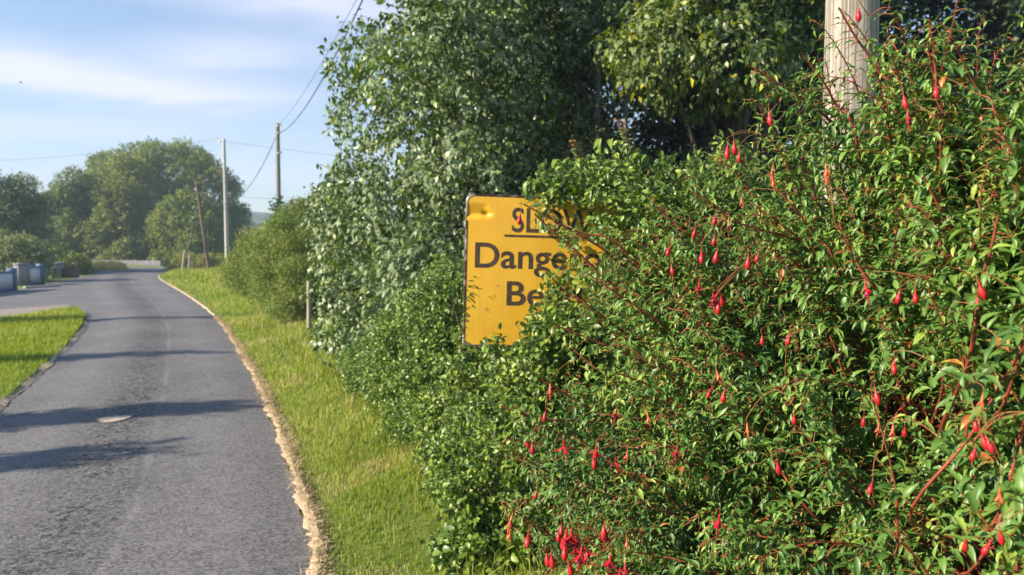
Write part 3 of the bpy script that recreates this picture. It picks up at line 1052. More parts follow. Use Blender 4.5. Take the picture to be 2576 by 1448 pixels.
# ------------------------------------------------------------------ plants in the middle distance
tree('hedge', 'low rough hedge round the foot of the concrete and brown poles', 'hedge',
     [(425, 690), (430, 665), (470, 650), (520, 655), (600, 650), (610, 695), (560, 695)],
     lambda u, v: 51, 2, 55, .25, .5, 3000, M_FARL, G(510, 690) + np.array([0, 1, 0]), .05, part='foliage', per=7, L=.14, W=.06, droop=0, tint0=.8, n_limb=6)
tree('hedge', 'green hedge between the concrete pole and the ivy pole', 'hedge',
     [(590, 700), (600, 655), (625, 630), (660, 605), (690, 590), (720, 620), (700, 700)],
     lambda u, v: 36 + (700 - u) * .06, 3, 70, .4, .8, 4500, M_FARL, G(660, 680), .12, part='foliage', per=7, L=.16, W=.09, droop=.1, tint0=.45, n_limb=6)
tree('tree', 'dark bushy trees right of the ivy pole', 'tree',
     [(705, 640), (712, 560), (735, 530), (765, 535), (795, 505), (860, 500), (860, 640)],
     lambda u, v: 32, 4, 90, .4, .75, 6500, M_FAR, G(780, 690) + np.array([0, 3, 0]), .2, per=7, L=.15, W=.09, droop=.2, tint0=.35)
# ivy climbing the second pole
cl = np.stack([baseB + (topB - baseB) * f_ + rng.normal(size=3) * .08 for f_ in np.linspace(.02, .50, 40)])
root = empty('ivy', baseB, 'bright green ivy climbing the lower half of the grey pole', 'ivy')
put_crown(root, crown(cl, np.linspace(.55, .16, 40), 2000, per=7, L=.13, W=.12, droop=.6, tint0=.6), M_IVY, 'foliage')
mesh_obj('stem', *tubes([(cl + np.array([0, -.16, 0]), np.linspace(.03, .01, 40))], 5), M_BARK, root)

# broom-like bush
root, c = tree('broom_bush', 'rounded olive green bush on the verge left of the willow', 'bush',
               [(572, 705), (580, 665), (605, 645), (625, 610), (660, 600), (680, 580), (740, 572), (770, 585), (840, 600), (870, 760), (790, 790), (760, 775), (705, 800), (680, 760), (640, 750), (620, 715)],
               lambda u, v: 15.5 + 2.0 * ((u - 740) / 130) ** 2 + (690 - v) * .004, 1.6, 130, .12, .34, 17000, M_GORSE, G(720, 795) + np.array([.2, .8, 0]), .06,
               part='foliage', per=8, L=.060, W=.016, droop=-.55, tint0=.58, tintv=.22, outward=1.1, n_limb=60, spread=1.6, zmin=.15)

# ------------------------------------------------------------------ willow beside the verge
def willow_front(u, v):
    d = np.interp(u, [780, 850, 930, 1050, 1200, 1400, 1600], [11.6, 9.8, 8.4, 7.2, 6.8, 8.2, 10.5])
    d = d + max(0, (380 - v)) * .0015
    if u > 1230 and v > 230:
        d += (u - 1230) * .006
    return d


wil_poly = [(868, 880), (862, 800), (858, 700), (866, 620), (856, 540), (880, 470), (930, 400), (925, 330), (918, 230), (925, 165), (1000, 125), (1110, 60), (1170, -300), (1230, -600), (1600, -700),
            (1750, -300), (1600, 0), (1560, 130), (1500, 270), (1330, 330), (1200, 450), (1110, 580), (1070, 760), (1030, 950), (930, 980)]
fringe = [(850, 110), (855, 150), (885, 100), (880, 170), (862, 250), (860, 300), (880, 345), (835, 465), (850, 440), (825, 560), (840, 600), (830, 690), (822, 740), (838, 800), (850, 860), (930, 80), (985, 50), (1010, 10), (870, 200), (870, 400), (835, 520), (845, 640)]
extra_c = PA(fringe, np.array([willow_front(max(u, 850), v) + .2 for u, v in fringe]))
tree('willow_tree', 'large willow with pale undersided leaves leaning over the verge', 'tree', wil_poly, willow_front, 2.6, 135, .22, .52, 24000, M_WILLOW,
     G(1020, 960) + np.array([1.2, 1.0, 0]), .16, per=8, L=.092, W=.046, droop=.65, shell=.82, edge=50, tint0=.45, tintv=.22, more=(np.concatenate([extra_c, rng.uniform([-1.3, 9.8, 1.0], [1.4, 13.2, 8.8], (150, 3))]), np.concatenate([np.full(len(fringe), .15), rng.uniform(.35, .6, 150)])), n_limb=40, zmin=.2)  # box of extra clumps added behind the crown to shade the trees beyond

# broad leaved tree with a yellow spray, right of the willow
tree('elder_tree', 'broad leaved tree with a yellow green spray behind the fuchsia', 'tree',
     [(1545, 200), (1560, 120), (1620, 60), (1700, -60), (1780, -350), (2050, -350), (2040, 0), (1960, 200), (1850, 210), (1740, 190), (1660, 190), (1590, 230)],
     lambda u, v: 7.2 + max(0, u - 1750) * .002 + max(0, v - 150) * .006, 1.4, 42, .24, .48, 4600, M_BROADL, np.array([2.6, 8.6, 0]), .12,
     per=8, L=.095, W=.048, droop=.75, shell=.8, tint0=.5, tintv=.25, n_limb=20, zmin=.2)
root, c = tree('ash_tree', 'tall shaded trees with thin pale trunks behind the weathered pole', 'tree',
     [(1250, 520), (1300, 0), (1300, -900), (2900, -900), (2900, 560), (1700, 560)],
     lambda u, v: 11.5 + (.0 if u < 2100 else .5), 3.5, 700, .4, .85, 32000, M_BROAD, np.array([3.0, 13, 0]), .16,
     per=8, L=.14, W=.08, droop=.5, tint0=.08, tintv=.2, n_limb=40, zmin=.2)  # leaf tint lowered to paint in the shade on these trees
lines = []
for (u, d0) in ((1480, 10.6), (1552, 10.3), (1445, 11)):
    a = P(u, 500, d0)
    a[2] = 0
    b_ = P(u + rng.uniform(-20, 20), -500, d0)
    b_[2] = 8
    lines.append((catmull([a, (a + b_) / 2 + rng.normal(size=3) * .1, b_], 8), np.linspace(.05, .02, 17)))
mesh_obj('trunk', *tubes(lines[:1], 7), M_PALEBARK, root, True)
for l in lines[1:]:
    mesh_obj('trunk', *tubes([l], 7), M_PALEBARK, root, True)

# understorey hedge closing the gap behind the sign, down to the ground
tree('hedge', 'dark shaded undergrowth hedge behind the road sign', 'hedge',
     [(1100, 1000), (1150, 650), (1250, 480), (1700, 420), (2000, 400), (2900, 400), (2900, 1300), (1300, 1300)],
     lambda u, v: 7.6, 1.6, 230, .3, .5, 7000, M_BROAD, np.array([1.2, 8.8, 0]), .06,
     part='foliage', per=8, L=.08, W=.045, droop=.4, tint0=.2, n_limb=24, zmin=.1)  # dark leaf colour and low tint carry part of the hedge's shade

# small leaved hedge in front of the willow
def hedge_front(u, v):
    d = np.interp(u, [860, 900, 1000, 1150, 1300], [8.6, 7.6, 5.8, 4.75, 4.5])
    return d + (1050 - v) * .0008 * (v < 1050) + max(0, v - 1150) * -.0003


hedge_poly = [(905, 900), (960, 850), (1060, 800), (1110, 730), (1150, 690), (1145, 880), (1300, 890), (1420, 950), (1420, 1330), (1200, 1330), (1090, 1300), (1000, 1230), (950, 1150), (915, 1030)]
tree('hedge', 'small leaved light green hedge left of and below the sign', 'hedge', hedge_poly, hedge_front, .9, 190, .11, .26, 10500, M_PRIVET,
     np.array([-.2, 5.6, 0]), .035, part='foliage', per=9, L=.034, W=.021, droop=.25, tint0=.48, tintv=.2, shell=.7, edge=40, n_limb=60, tmpl=LEAF_MID, zmin=.08)

# hawthorn growing over the top of the sign
def thorn_front(u, v):
    return 3.45 + max(0, 1500 - u) * .0012


SIGN_Y = 3.9
KEEP_CLEAR = [[(1160, 505), (1275, 505), (1300, 520), (1345, 515), (1350, 590), (1415, 600), (1432, 640), (1425, 690), (1375, 700), (1360, 770), (1350, 782), (1225, 845), (1180, 872), (1160, 872)],
              [(1385, 518), (1490, 518), (1490, 560), (1390, 560)], [(1435, 700), (1475, 700), (1475, 778), (1435, 778)], [(1490, 512), (1565, 512), (1560, 540), (1495, 545)], [(1450, 600), (1530, 610), (1520, 680), (1450, 680)]]
HALF_CLEAR = [(1350, 515), (1600, 515), (1600, 720), (1470, 790), (1360, 790), (1425, 700)]


def clear_sign(geo, tmpl, half=.45):
    """Drop leaves that would stand before the readable part of the sign."""
    v, fs, at = geo
    K = len(tmpl[0])
    c = v.reshape(-1, K, 3).mean(1)
    u_, v_, d_ = proj(c)
    u_ = u_ + rng.normal(0, 13, len(u_))
    v_ = v_ + rng.normal(0, 13, len(v_))
    bad = np.zeros(len(c), bool)
    for p_ in KEEP_CLEAR:
        bad |= inpoly(u_, v_, p_)
    bad &= rng.uniform(0, 1, len(c)) < .975
    bad |= inpoly(u_, v_, HALF_CLEAR) & (rng.uniform(0, 1, len(c)) < half)
    bad &= d_ < SIGN_Y + .05
    good = ~bad
    idx = np.cumsum(good) - 1
    nv = v.reshape(-1, K, 3)[good].reshape(-1, 3)
    out = []
    for f in fs:
        per = len(f) // len(c)
        f = f.reshape(len(c), per, -1)
        loc = f - (np.arange(len(c)) * K)[:, None, None]
        out.append((loc[good] + (idx[good] * K)[:, None, None]).reshape(-1, f.shape[2]))
    na = {k_: a_.reshape(-1, K)[good].ravel() for k_, a_ in at.items()}
    return nv, out, na


thorn_poly = [(1300, 515), (1340, 490), (1410, 470), (1460, 440), (1540, 430), (1620, 455), (1720, 440), (1790, 390), (1850, 350), (1900, 500), (1800, 900), (1640, 950), (1500, 900), (1370, 780), (1365, 700), (1430, 640), (1420, 590), (1360, 560), (1340, 510)]
c, r = clumps_in(thorn_poly, 150, thorn_front, .5, .05, .12)
root = empty('thorn_shrub', (.75, 4.3, 0), 'small leaved thorn shrub hanging over the top of the sign', 'shrub')
g = crown(c, r, 4300, per=9, L=.036, W=.021, droop=.3, tint0=.5, tintv=.2, tmpl=LEAF_MID)
put_crown(root, clear_sign(g, LEAF_MID, .70), M_PRIVET, 'foliage')
v, q = limbs((.75, 4.3, 0), c, 26, .02)
mesh_obj('stem', v, q, M_BARK, root, True)
# reddish tipped shoots
for (u0, v0, u1, v1) in ((1592, 400, 1552, 300), (1462, 420, 1440, 355)):
    a, b_ = P(u0, v0, 4.0), P(u1, v1, 3.95)
    ln = catmull([a, (a + b_) / 2 + np.array([.01, 0, 0]), b_], 8)
    mesh_obj('shoot', *tubes([(ln, np.linspace(.0035, .0012, len(ln)))], 5), M_TWIG, root, True)
    n = 22
    tpar = np.linspace(.15, 1, n)
    pos_ = np.stack([np.interp(tpar, np.linspace(0, 1, len(ln)), ln[:, i_]) for i_ in range(3)], 1)
    sg = np.where(np.arange(n) % 2 == 0, 1, -1)[:, None]
    al = unit(np.array([1, 0, .15]) * sg * np.array([1, 1, 1]) + np.array([0, 0, .35]) + rng.normal(size=(n, 3)) * .2)
    sz = np.where(tpar > .75, .022, .036)
    g = scatter(LEAF_MID, pos_, al, np.array([-.7, -.6, .6]) + rng.normal(size=(n, 3)) * .2, sz, sz * .5, np.where(tpar > .75, 1, .2 + .3 * rng.uniform(0, 1, n)))
    put_crown(root, g, M_ROSE, 'shoot_leaves', True)

# ash sapling fronds over and under the sign
root = empty('ash_sapling', (.55, 4.15, 0), 'ash sapling with rows of drooping bright leaflets round the sign', 'sapling')
st = []
G_all = []
for (u0, v0, u1, v1, Y0, nl, ll) in ((1600, 425, 1405, 402, 3.8, 8, .075), (1500, 445, 1328, 458, 3.75, 8, .07), (1640, 400, 1515, 350, 3.85, 6, .07), 
                                     (1640, 470, 1480, 470, 3.7, 7, .07), (1560, 640, 1480, 700, 3.6, 7, .06)):
    a, b_ = P(u0, v0, Y0 + .1), P(u1, v1, Y0)
    mid = (a + b_) / 2 + np.array([0, 0, .03])
    ln = catmull([a, mid, b_], 8)
    st.append((ln, np.linspace(.0025, .001, len(ln))))
    tpar = np.repeat(np.linspace(.1, 1, nl), 2)
    pos_ = np.stack([np.interp(tpar, np.linspace(0, 1, len(ln)), ln[:, i_]) for i_ in range(3)], 1)
    ax = unit(b_ - a)
    n = len(tpar)
    sg = np.where(np.arange(n) % 2 == 0, 1, -1)[:, None]
    side = unit(np.cross(ax, [0, 0, 1]))
    al = unit(ax * .55 + side * sg * .40 + np.array([0, 0, -.60]) + rng.normal(size=(n, 3)) * .22)
    up = np.array([-.75, -.55, .75]) + rng.normal(size=(n, 3)) * .3
    sz = ll * rng.uniform(.75, 1.25, n)
    pos_ = pos_ + rng.normal(size=(n, 3)) * .004
    G_all.append(scatter(LEAF_FINE, pos_, al, up, sz, sz * .42, np.clip(rng.normal(.5, .2, n), 0, 1)))
    st.append((catmull([a, (a + np.array([.6, 4.15, a[2] * .6])) / 2, np.array([.55, 4.15, .0])], 6), np.linspace(.003, .008, 13)))
off, V_, F_, A_ = 0, [], {}, {'tint': [], 'rib': []}
for v, fs, at in G_all:
    V_.append(v)
    for f in fs:
        F_.setdefault(f.shape[1], []).append(f + off)
    for k_ in A_: A_[k_].append(at[k_])
    off += len(v)
mesh_obj('foliage', np.concatenate(V_), [np.concatenate(x) for x in F_.values()], M_ASH, root, True, {k_: np.concatenate(a_) for k_, a_ in A_.items()})
mesh_obj('stem', *tubes(st, 5), M_TWIG, root, True)

front_poly = [(1215, 900), (1300, 850), (1360, 820), (1400, 790), (1500, 780), (1640, 760), (1700, 1000), (1600, 1330), (1180, 1330), (1120, 1200), (1150, 950)]
c, r = clumps_in(front_poly, 150, lambda u, v: 3.30 + max(0, 1350 - u) * .0014 + max(0, v - 1100) * .0004, .55, .06, .13, .06)
root = empty('thorn_shrub', (.5, 4.15, 0), 'dense small leaved shrub covering the lower edge and legs of the sign', 'shrub')
g = crown(c, r, 4300, per=9, L=.034, W=.021, droop=.25, tint0=.5, tintv=.2, tmpl=LEAF_MID)
put_crown(root, clear_sign(g, LEAF_MID, .8), M_PRIVET, 'foliage')
v, q = limbs((.5, 4.15, 0), c, 40, .02)
mesh_obj('stem', v, q, M_BARK, root, True)

# a dry stalk and a climbing tendril before the left side of the sign
root = empty('climbing_weed', (-.35, 3.8, 0), 'thin tendril and dry stalk climbing the left edge of the sign', 'plant')
for (pts_, n, sz, mt) in (([(1200, 1010), (1195, 880), (1210, 800), (1240, 740), (1264, 690)], 34, .013, M_ROSE), ([(1150, 1000), (1165, 880), (1172, 800), (1180, 740), (1192, 700)], 90, .026, M_PRIVET)):
    ln = catmull([P(u, v, 3.889) for u, v in pts_], 8)
    mesh_obj('stem', *tubes([(ln, .0012)], 4), M_TWIG, root, True)
    tp_ = rng.uniform(.1, 1, n)
    pos_ = np.stack([np.interp(tp_, np.linspace(0, 1, len(ln)), ln[:, i_]) for i_ in range(3)], 1) + rng.normal(size=(n, 3)) * sz * np.array([.5, .2, .5])
    put_crown(root, scatter(LEAF_MID, pos_, rng.normal(size=(n, 3)) + [0, 0, .3], rng.normal(size=(n, 3)) * .6 + [0, -.5, 1], sz, sz * .5, rng.uniform(.1, .7, n)), mt, 'leaves', True)

# broad leaved weeds at the foot of the hedge, bottom of the frame
c, r = clumps_in([(1130, 1360), (1240, 1335), (1420, 1380), (1500, 1600), (1250, 1600), (1180, 1460)], 40, lambda u, v: 3.55, .5, .04, .10, .03)
root = empty('weeds', (-.1, 3.9, 0), 'leafy light green weeds below the fuchsia at the bottom of the photo', 'plant')
put_crown(root, crown(c, r, 520, per=7, L=.042, W=.03, droop=.2, tint0=.6, tmpl=LEAF_MID), M_PRIVET, 'foliage', True)
v, q = limbs((-.1, 3.9, 0), c, 20, .006)
mesh_obj('stem', v, q, M_TWIG, root, True)

# ------------------------------------------------------------------ road sign
SY = SIGN_Y
px2m = SY / F
sw, sh = 446 * px2m, 376 * px2m
sc_ = P(1394, 687, SY)
sign = empty('road_sign', (sc_[0], sc_[1], 0), 'dented yellow rectangular road sign reading SLOW Dangerous Bend in dark letters', 'road sign')
YAW, ROLL = R(2.5), R(1.7)
SM = Matrix.Translation(Vector(sc_)) @ Matrix.Rotation(YAW, 4, 'Z') @ Matrix.Rotation(ROLL, 4, 'Y')
SMn = np.array(SM)


def sx_(p):
    p = np.asarray(p, float)
    return p @ SMn[:3, :3].T + SMn[:3, 3]


def loc(u, v):
    """photo position to sign-local x, z"""
    return (u - 1394) * px2m / math.cos(YAW), (687 - v) * px2m


def dent(x, z):
    dx, dz = loc(1222, 545)
    e = np.exp(-(((x - dx) / .020) ** 2 + ((z - dz) / .014) ** 2))
    # crease running from the edge to the dent
    cr = np.exp(-((z - (dz - .012)) / .009) ** 2) * np.clip((dx + .01 - x) / .09, 0, 1)
    fx = np.clip((dx + .012 - x) / .03, 0, 1)
    up_ = np.clip(1 - (z - dz) / .055, 0, 1) * (z > dz) + np.clip(1 + (z - dz) / .012, 0, 1) * (z <= dz)
    big = fx * up_ * 1.5
    warp = .004 * np.sin(x * 7) * np.sin(z * 5 + 1)
    return e * .016 + cr * .010 + big * .010 + warp


nx, nz_ = 150, 120
gx, gz = np.meshgrid(np.linspace(-sw / 2, sw / 2, nx), np.linspace(-sh / 2, sh / 2, nz_), indexing='ij')
rc = .035
# round the corners by pulling grid points in
ax_, az_ = np.abs(gx) - (sw / 2 - rc), np.abs(gz) - (sh / 2 - rc)
m_ = (ax_ > 0) & (az_ > 0)
mx_ = np.maximum(ax_, az_)
rr_ = np.sqrt(ax_ ** 2 + az_ ** 2)
k_ = np.where(m_, mx_ / np.maximum(rr_, 1e-6), 1)
gx2 = np.where(m_, np.sign(gx) * ((sw / 2 - rc) + ax_ * k_), gx)
gz2 = np.where(m_, np.sign(gz) * ((sh / 2 - rc) + az_ * k_), gz)
dd = dent(gx2, gz2)
front = np.stack([gx2, dd, gz2], -1).reshape(-1, 3)
i = np.arange(nx - 1)[:, None] * nz_
j = np.arange(nz_ - 1)[None]
Q = np.stack([i + j, i + nz_ + j, i + nz_ + j + 1, i + j + 1], -1).reshape(-1, 4)
m, t = new_mat('sign_yellow')
tcn = t.add('ShaderNodeTexCoord')
n1_ = t.noise(tcn.outputs['Object'], 3.0, 5, .6)
n2_ = t.noise(tcn.outputs['Object'], 60.0, 3, .6)
cc_ = t.mix(t.smooth(n1_, .35, .7), (.71, .38, .022), (.78, .45, .037))
cc_ = t.mix(t.math('MULTIPLY', t.smooth(n2_, .62, .75), .45), cc_, (.34, .20, .06))
mps = t.add('ShaderNodeMapping', None, Vector=tcn.outputs['Object'], Scale=(38, 38, 1.6))
n3_ = t.noise(mps.outputs[0], 1.0, 4, .6)
cc_ = t.mix(t.math('MULTIPLY', t.smooth(n3_, .56, .74), .35), cc_, (.42, .27, .08))
pb = t.add('ShaderNodeBsdfPrincipled', None, Base_Color=cc_, Roughness=0.38)
t.add('ShaderNodeOutputMaterial', None, Surface=pb.outputs[0])
mesh_obj('panel', sx_(front), Q, m, sign, True)
back = front + np.array([0, .003, 0])
mesh_obj('back_plate', sx_(back), Q[:, ::-1], M_METAL, sign, True)
# folded rim
per = []
for s_ in np.linspace(-sh / 2 + rc, sh / 2 - rc, 30): per.append((-sw / 2, s_))
for a_ in np.linspace(np.pi, np.pi / 2, 8): per.append((-sw / 2 + rc + rc * math.cos(a_), sh / 2 - rc + rc * math.sin(a_)))
for s_ in np.linspace(-sw / 2 + rc, sw / 2 - rc, 30): per.append((s_, sh / 2))
for a_ in np.linspace(np.pi / 2, 0, 8): per.append((sw / 2 - rc + rc * math.cos(a_), sh / 2 - rc + rc * math.sin(a_)))
for s_ in np.linspace(sh / 2 - rc, -sh / 2 + rc, 30): per.append((sw / 2, s_))
for a_ in np.linspace(0, -np.pi / 2, 8): per.append((sw / 2 - rc + rc * math.cos(a_), -sh / 2 + rc + rc * math.sin(a_)))
for s_ in np.linspace(sw / 2 - rc, -sw / 2 + rc, 30): per.append((s_, -sh / 2))
for a_ in np.linspace(-np.pi / 2, -np.pi, 8): per.append((-sw / 2 + rc + rc * math.cos(a_), -sh / 2 + rc + rc * math.sin(a_)))
per = np.array(per)
keep_ = np.concatenate([[True], np.linalg.norm(np.diff(per, axis=0), axis=1) > 1e-5])
per = per[keep_]
cen = per / np.linalg.norm(per, axis=1, keepdims=True)
nP = len(per)
dn = dent(per[:, 0], per[:, 1])
lay = []
for off_, yb in ((-.007, -.0012), (.003, -.0035), (.008, .002), (.008, .028), (-.012, .030)):
    nrm_ = cen * off_
    o2 = per + np.sign(per) * 0 + nrm_
    lay.append(np.stack([o2[:, 0], dn + yb, o2[:, 1]], 1))
V = np.concatenate(lay)
Q = []
for l_ in range(len(lay) - 1):
    for i_ in range(nP):
        i2 = (i_ + 1) % nP
        Q.append((l_ * nP + i_, l_ * nP + i2, (l_ + 1) * nP + i2, (l_ + 1) * nP + i_))
M_RIM = plain('rim_metal', [(.48, (.07, .04, .03)), (.56, (.28, .22, .18)), (.7, (.55, .50, .45))], 9, 0.35, 0, metallic=0.6)
mesh_obj('rim', sx_(V), np.array(Q), M_RIM, sign, True)
# steel legs behind
for lx in (-.30, .30):
    a = sx_([(lx, .05, -sh / 2 - .02)])[0]
    tp_ = sx_([(lx, .05, sh / 2 - .05)])[0]
    b0 = np.array([a[0], a[1] + .02, 0])
    v, f = cap_tube(np.array([b0, a, tp_]), .025, 12)
    mesh_obj('leg', v, f, M_METAL, sign, True)

# lettering
m, t = new_mat('sign_lettering')
tcn = t.add('ShaderNodeTexCoord')
n1_ = t.noise(tcn.outputs['Object'], 25.0, 4, .6)
pb = t.add('ShaderNodeBsdfPrincipled', None, Base_Color=t.ramp(n1_, [(.4, (.035, .022, .014)), (.7, (.085, .050, .028))]), Roughness=0.6)
t.add('ShaderNodeOutputMaterial', None, Surface=pb.outputs[0])
M_LET = m


def word(text, u0, u1, v_top, v_base, name='lettering', bold=.012):
    cu = bpy.data.curves.new('t', 'FONT')
    cu.body = text
    cu.size = 1
    cu.offset = bold
    cu.resolution_u = 6
    to = bpy.data.objects.new('t', cu)
    col.objects.link(to)
    bpy.context.view_layer.update()
    dg = bpy.context.evaluated_depsgraph_get()
    me = bpy.data.meshes.new_from_object(to.evaluated_get(dg))
    n = len(me.vertices)
    co = np.empty(n * 3)
    me.vertices.foreach_get('co', co)
    co = co.reshape(-1, 3)
    bpy.data.objects.remove(to)
    capm = 0.73 + bold
    x0, zb = loc(u0, v_base)
    x1, zt = loc(u1, v_top)
    kx = (x1 - x0) / (co[:, 0].max() - co[:, 0].min())
    kz = (zt - zb) / capm
    lx = x0 + (co[:, 0] - co[:, 0].min()) * kx
    lz = zb + co[:, 1] * kz
    w3 = sx_(np.stack([lx, dent(lx, lz) - .0007, lz], 1)) - np.array(sign.location)
    me.vertices.foreach_set('co', w3.astype(np.float32).ravel())
    me.update()
    me.materials.clear()
    me.materials.append(M_LET)
    o = bpy.data.objects.new(name, me)
    col.objects.link(o)
    o.parent = sign
    return o


word('SLOW', 1284, 1490, 523, 587, bold=.013)
word('Dangerous', 1194, 1596, 612, 678, bold=.016)
word('Bend', 1276, 1466, 707, 771, bold=.016)
x0, z0 = loc(1266, 600.5)
x1, z1 = loc(1512, 594.5)
bx_ = np.linspace(x0, x1, 40)
V = np.concatenate([np.stack([bx_, dent(bx_, np.full(40, z0)) - .0007, np.full(40, z0)], 1), np.stack([bx_, dent(bx_, np.full(40, z1)) - .0007, np.full(40, z1)], 1)])
i = np.arange(39)
mesh_obj('underline', sx_(V), np.stack([i, i + 1, i + 41, i + 40], 1), M_LET, sign)

# ------------------------------------------------------------------ fuchsia
ROOT = np.array([1.75, 2.75, 0.0])
fuchsia = empty('fuchsia_bush', ROOT, 'big fuchsia bush with arching red stems and hanging red flowers filling the right side', 'bush')
sil = [(2190, -80), (2010, 110), (1900, 200), (1850, 330), (1760, 440), (1650, 520), (1560, 560), (1500, 660), (1440, 770), (1370, 850), (1310, 930), (1290, 1020), (1290, 1150), (1290, 1290),
       (1330, 1380), (1400, 1480), (1400, 1640), (2850, 1640), (2850, -80), (2620, -30), (2560, 60), (2380, 20), (2330, 60), (2250, 40)]


def ffront(u, v):
    d = 2.75 - (u - 1300) / 1276 * 1.30
    d -= (v - 724) / 724 * .18
    return d


lines, twl = [], []
explicit = [
    [(1885, 165), (1977, 222), (2050, 270), (2111, 330), (2161, 410), (2223, 560)],
    [(1827, 551), (1900, 575), (1994, 601), (2090, 640), (2177, 677)],
    [(1317, 514), (1424, 572), (1512, 624), (1560, 663), (1609, 702), (1700, 790)],
    [(1650, 520), (1757, 614), (1860, 700), (1978, 797)],
    [(1358, 953), (1453, 1010), (1600, 1100)],
    [(1260, 1023), (1366, 1055), (1541, 1069), (1700, 1120)],
    [(1552, 939), (1640, 975), (1787, 1080), (1900, 1170)],
    [(1805, 950), (1880, 990), (1963, 1030), (2060, 1090)],
    [(1632, 1111), (1740, 1140), (1822, 1178), (1910, 1213)],
    [(1288, 1136), (1390, 1195), (1499, 1259), (1620, 1340)],
    [(1260, 1265), (1331, 1312), (1418, 1368), (1559, 1448)],
    [(2323, 443), (2370, 535), (2453, 689), (2500, 800)],
    [(2511, 543), (2490, 640), (2462, 727), (2440, 900)],
    [(2018, 137), (2072, 208), (2102, 264), (2160, 380)],
    [(2337, 49), (2350, 140), (2359, 245), (2380, 400)],
    [(2110, 20), (2150, 90), (2210, 180), (2260, 300)],
    [(1378, 690), (1425, 735), (1520, 800)], [(1345, 540), (1410, 600), (1500, 680)], [(1395, 560), (1470, 590), (1580, 640)],
    [(1700, 760), (1790, 850), (1900, 960)], [(2100, 560), (2180, 700), (2280, 830)], [(1960, 480), (2050, 590), (2110, 690)],
    [(1400, 820), (1500, 860), (1650, 930)], [(1480, 690), (1580, 760), (1700, 850)],
]
branches = []
for e in explicit:
    n_ = len(e)
    Ys = [ffront(*e[0]) - .02 + .03 * k_ for k_ in range(n_)]
    pts = [P(u, v, Y) for (u, v), Y in zip(e, Ys)]
    last = pts[-1]
    r0 = ROOT + np.append(rng.normal(size=2) * .15, 0)
    pts += [last + (r0 - last) * .4 + np.array([.03, .25, .1]), r0]
    c = catmull(pts, 7)[::-1]
    branches.append((c, True))
tips = sample_poly(sil, 400)
tips = tips[~((tips[:, 0] > 2030) & (tips[:, 1] > 860) & (rng.uniform(0, 1, len(tips)) < .45))]
for (u, v) in tips:
    Y = ffront(u, v) + rng.uniform(0, 1) ** 1.3 * .75
    tip = P(u, v, Y)
    d2 = np.array([u - 2560, v - 1750.])
    d2 = d2 / np.linalg.norm(d2) + np.array([-.30, 0]) + rng.normal(size=2) * .22
    d2 = d2 / np.linalg.norm(d2)
    dir3 = unit(np.array([d2[0], rng.normal() * .22 - .18, -d2[1]]))
    ln = rng.uniform(.35, .65)
    r0 = ROOT + np.append(rng.normal(size=2) * .22, 0)
    mid = tip - dir3 * ln + np.array([0, .06, 0])
    q1 = r0 + (mid - r0) * .5 + np.array([0, .10, .22])
    c = catmull([r0, q1, mid, (mid + tip) / 2 + np.array([0, 0, .02]), tip, tip + (dir3 + np.array([0, 0, -.5])) * .06], 7)
    wv = np.linspace(0, 1, len(c))
    c = c + (np.sin(wv[:, None] * rng.uniform(8, 16, 3) + rng.uniform(0, 6, 3)) * .012) * (wv[:, None] > .3)
    branches.append((c, False))

def pol_near(q):
    return q[1] < 1.75


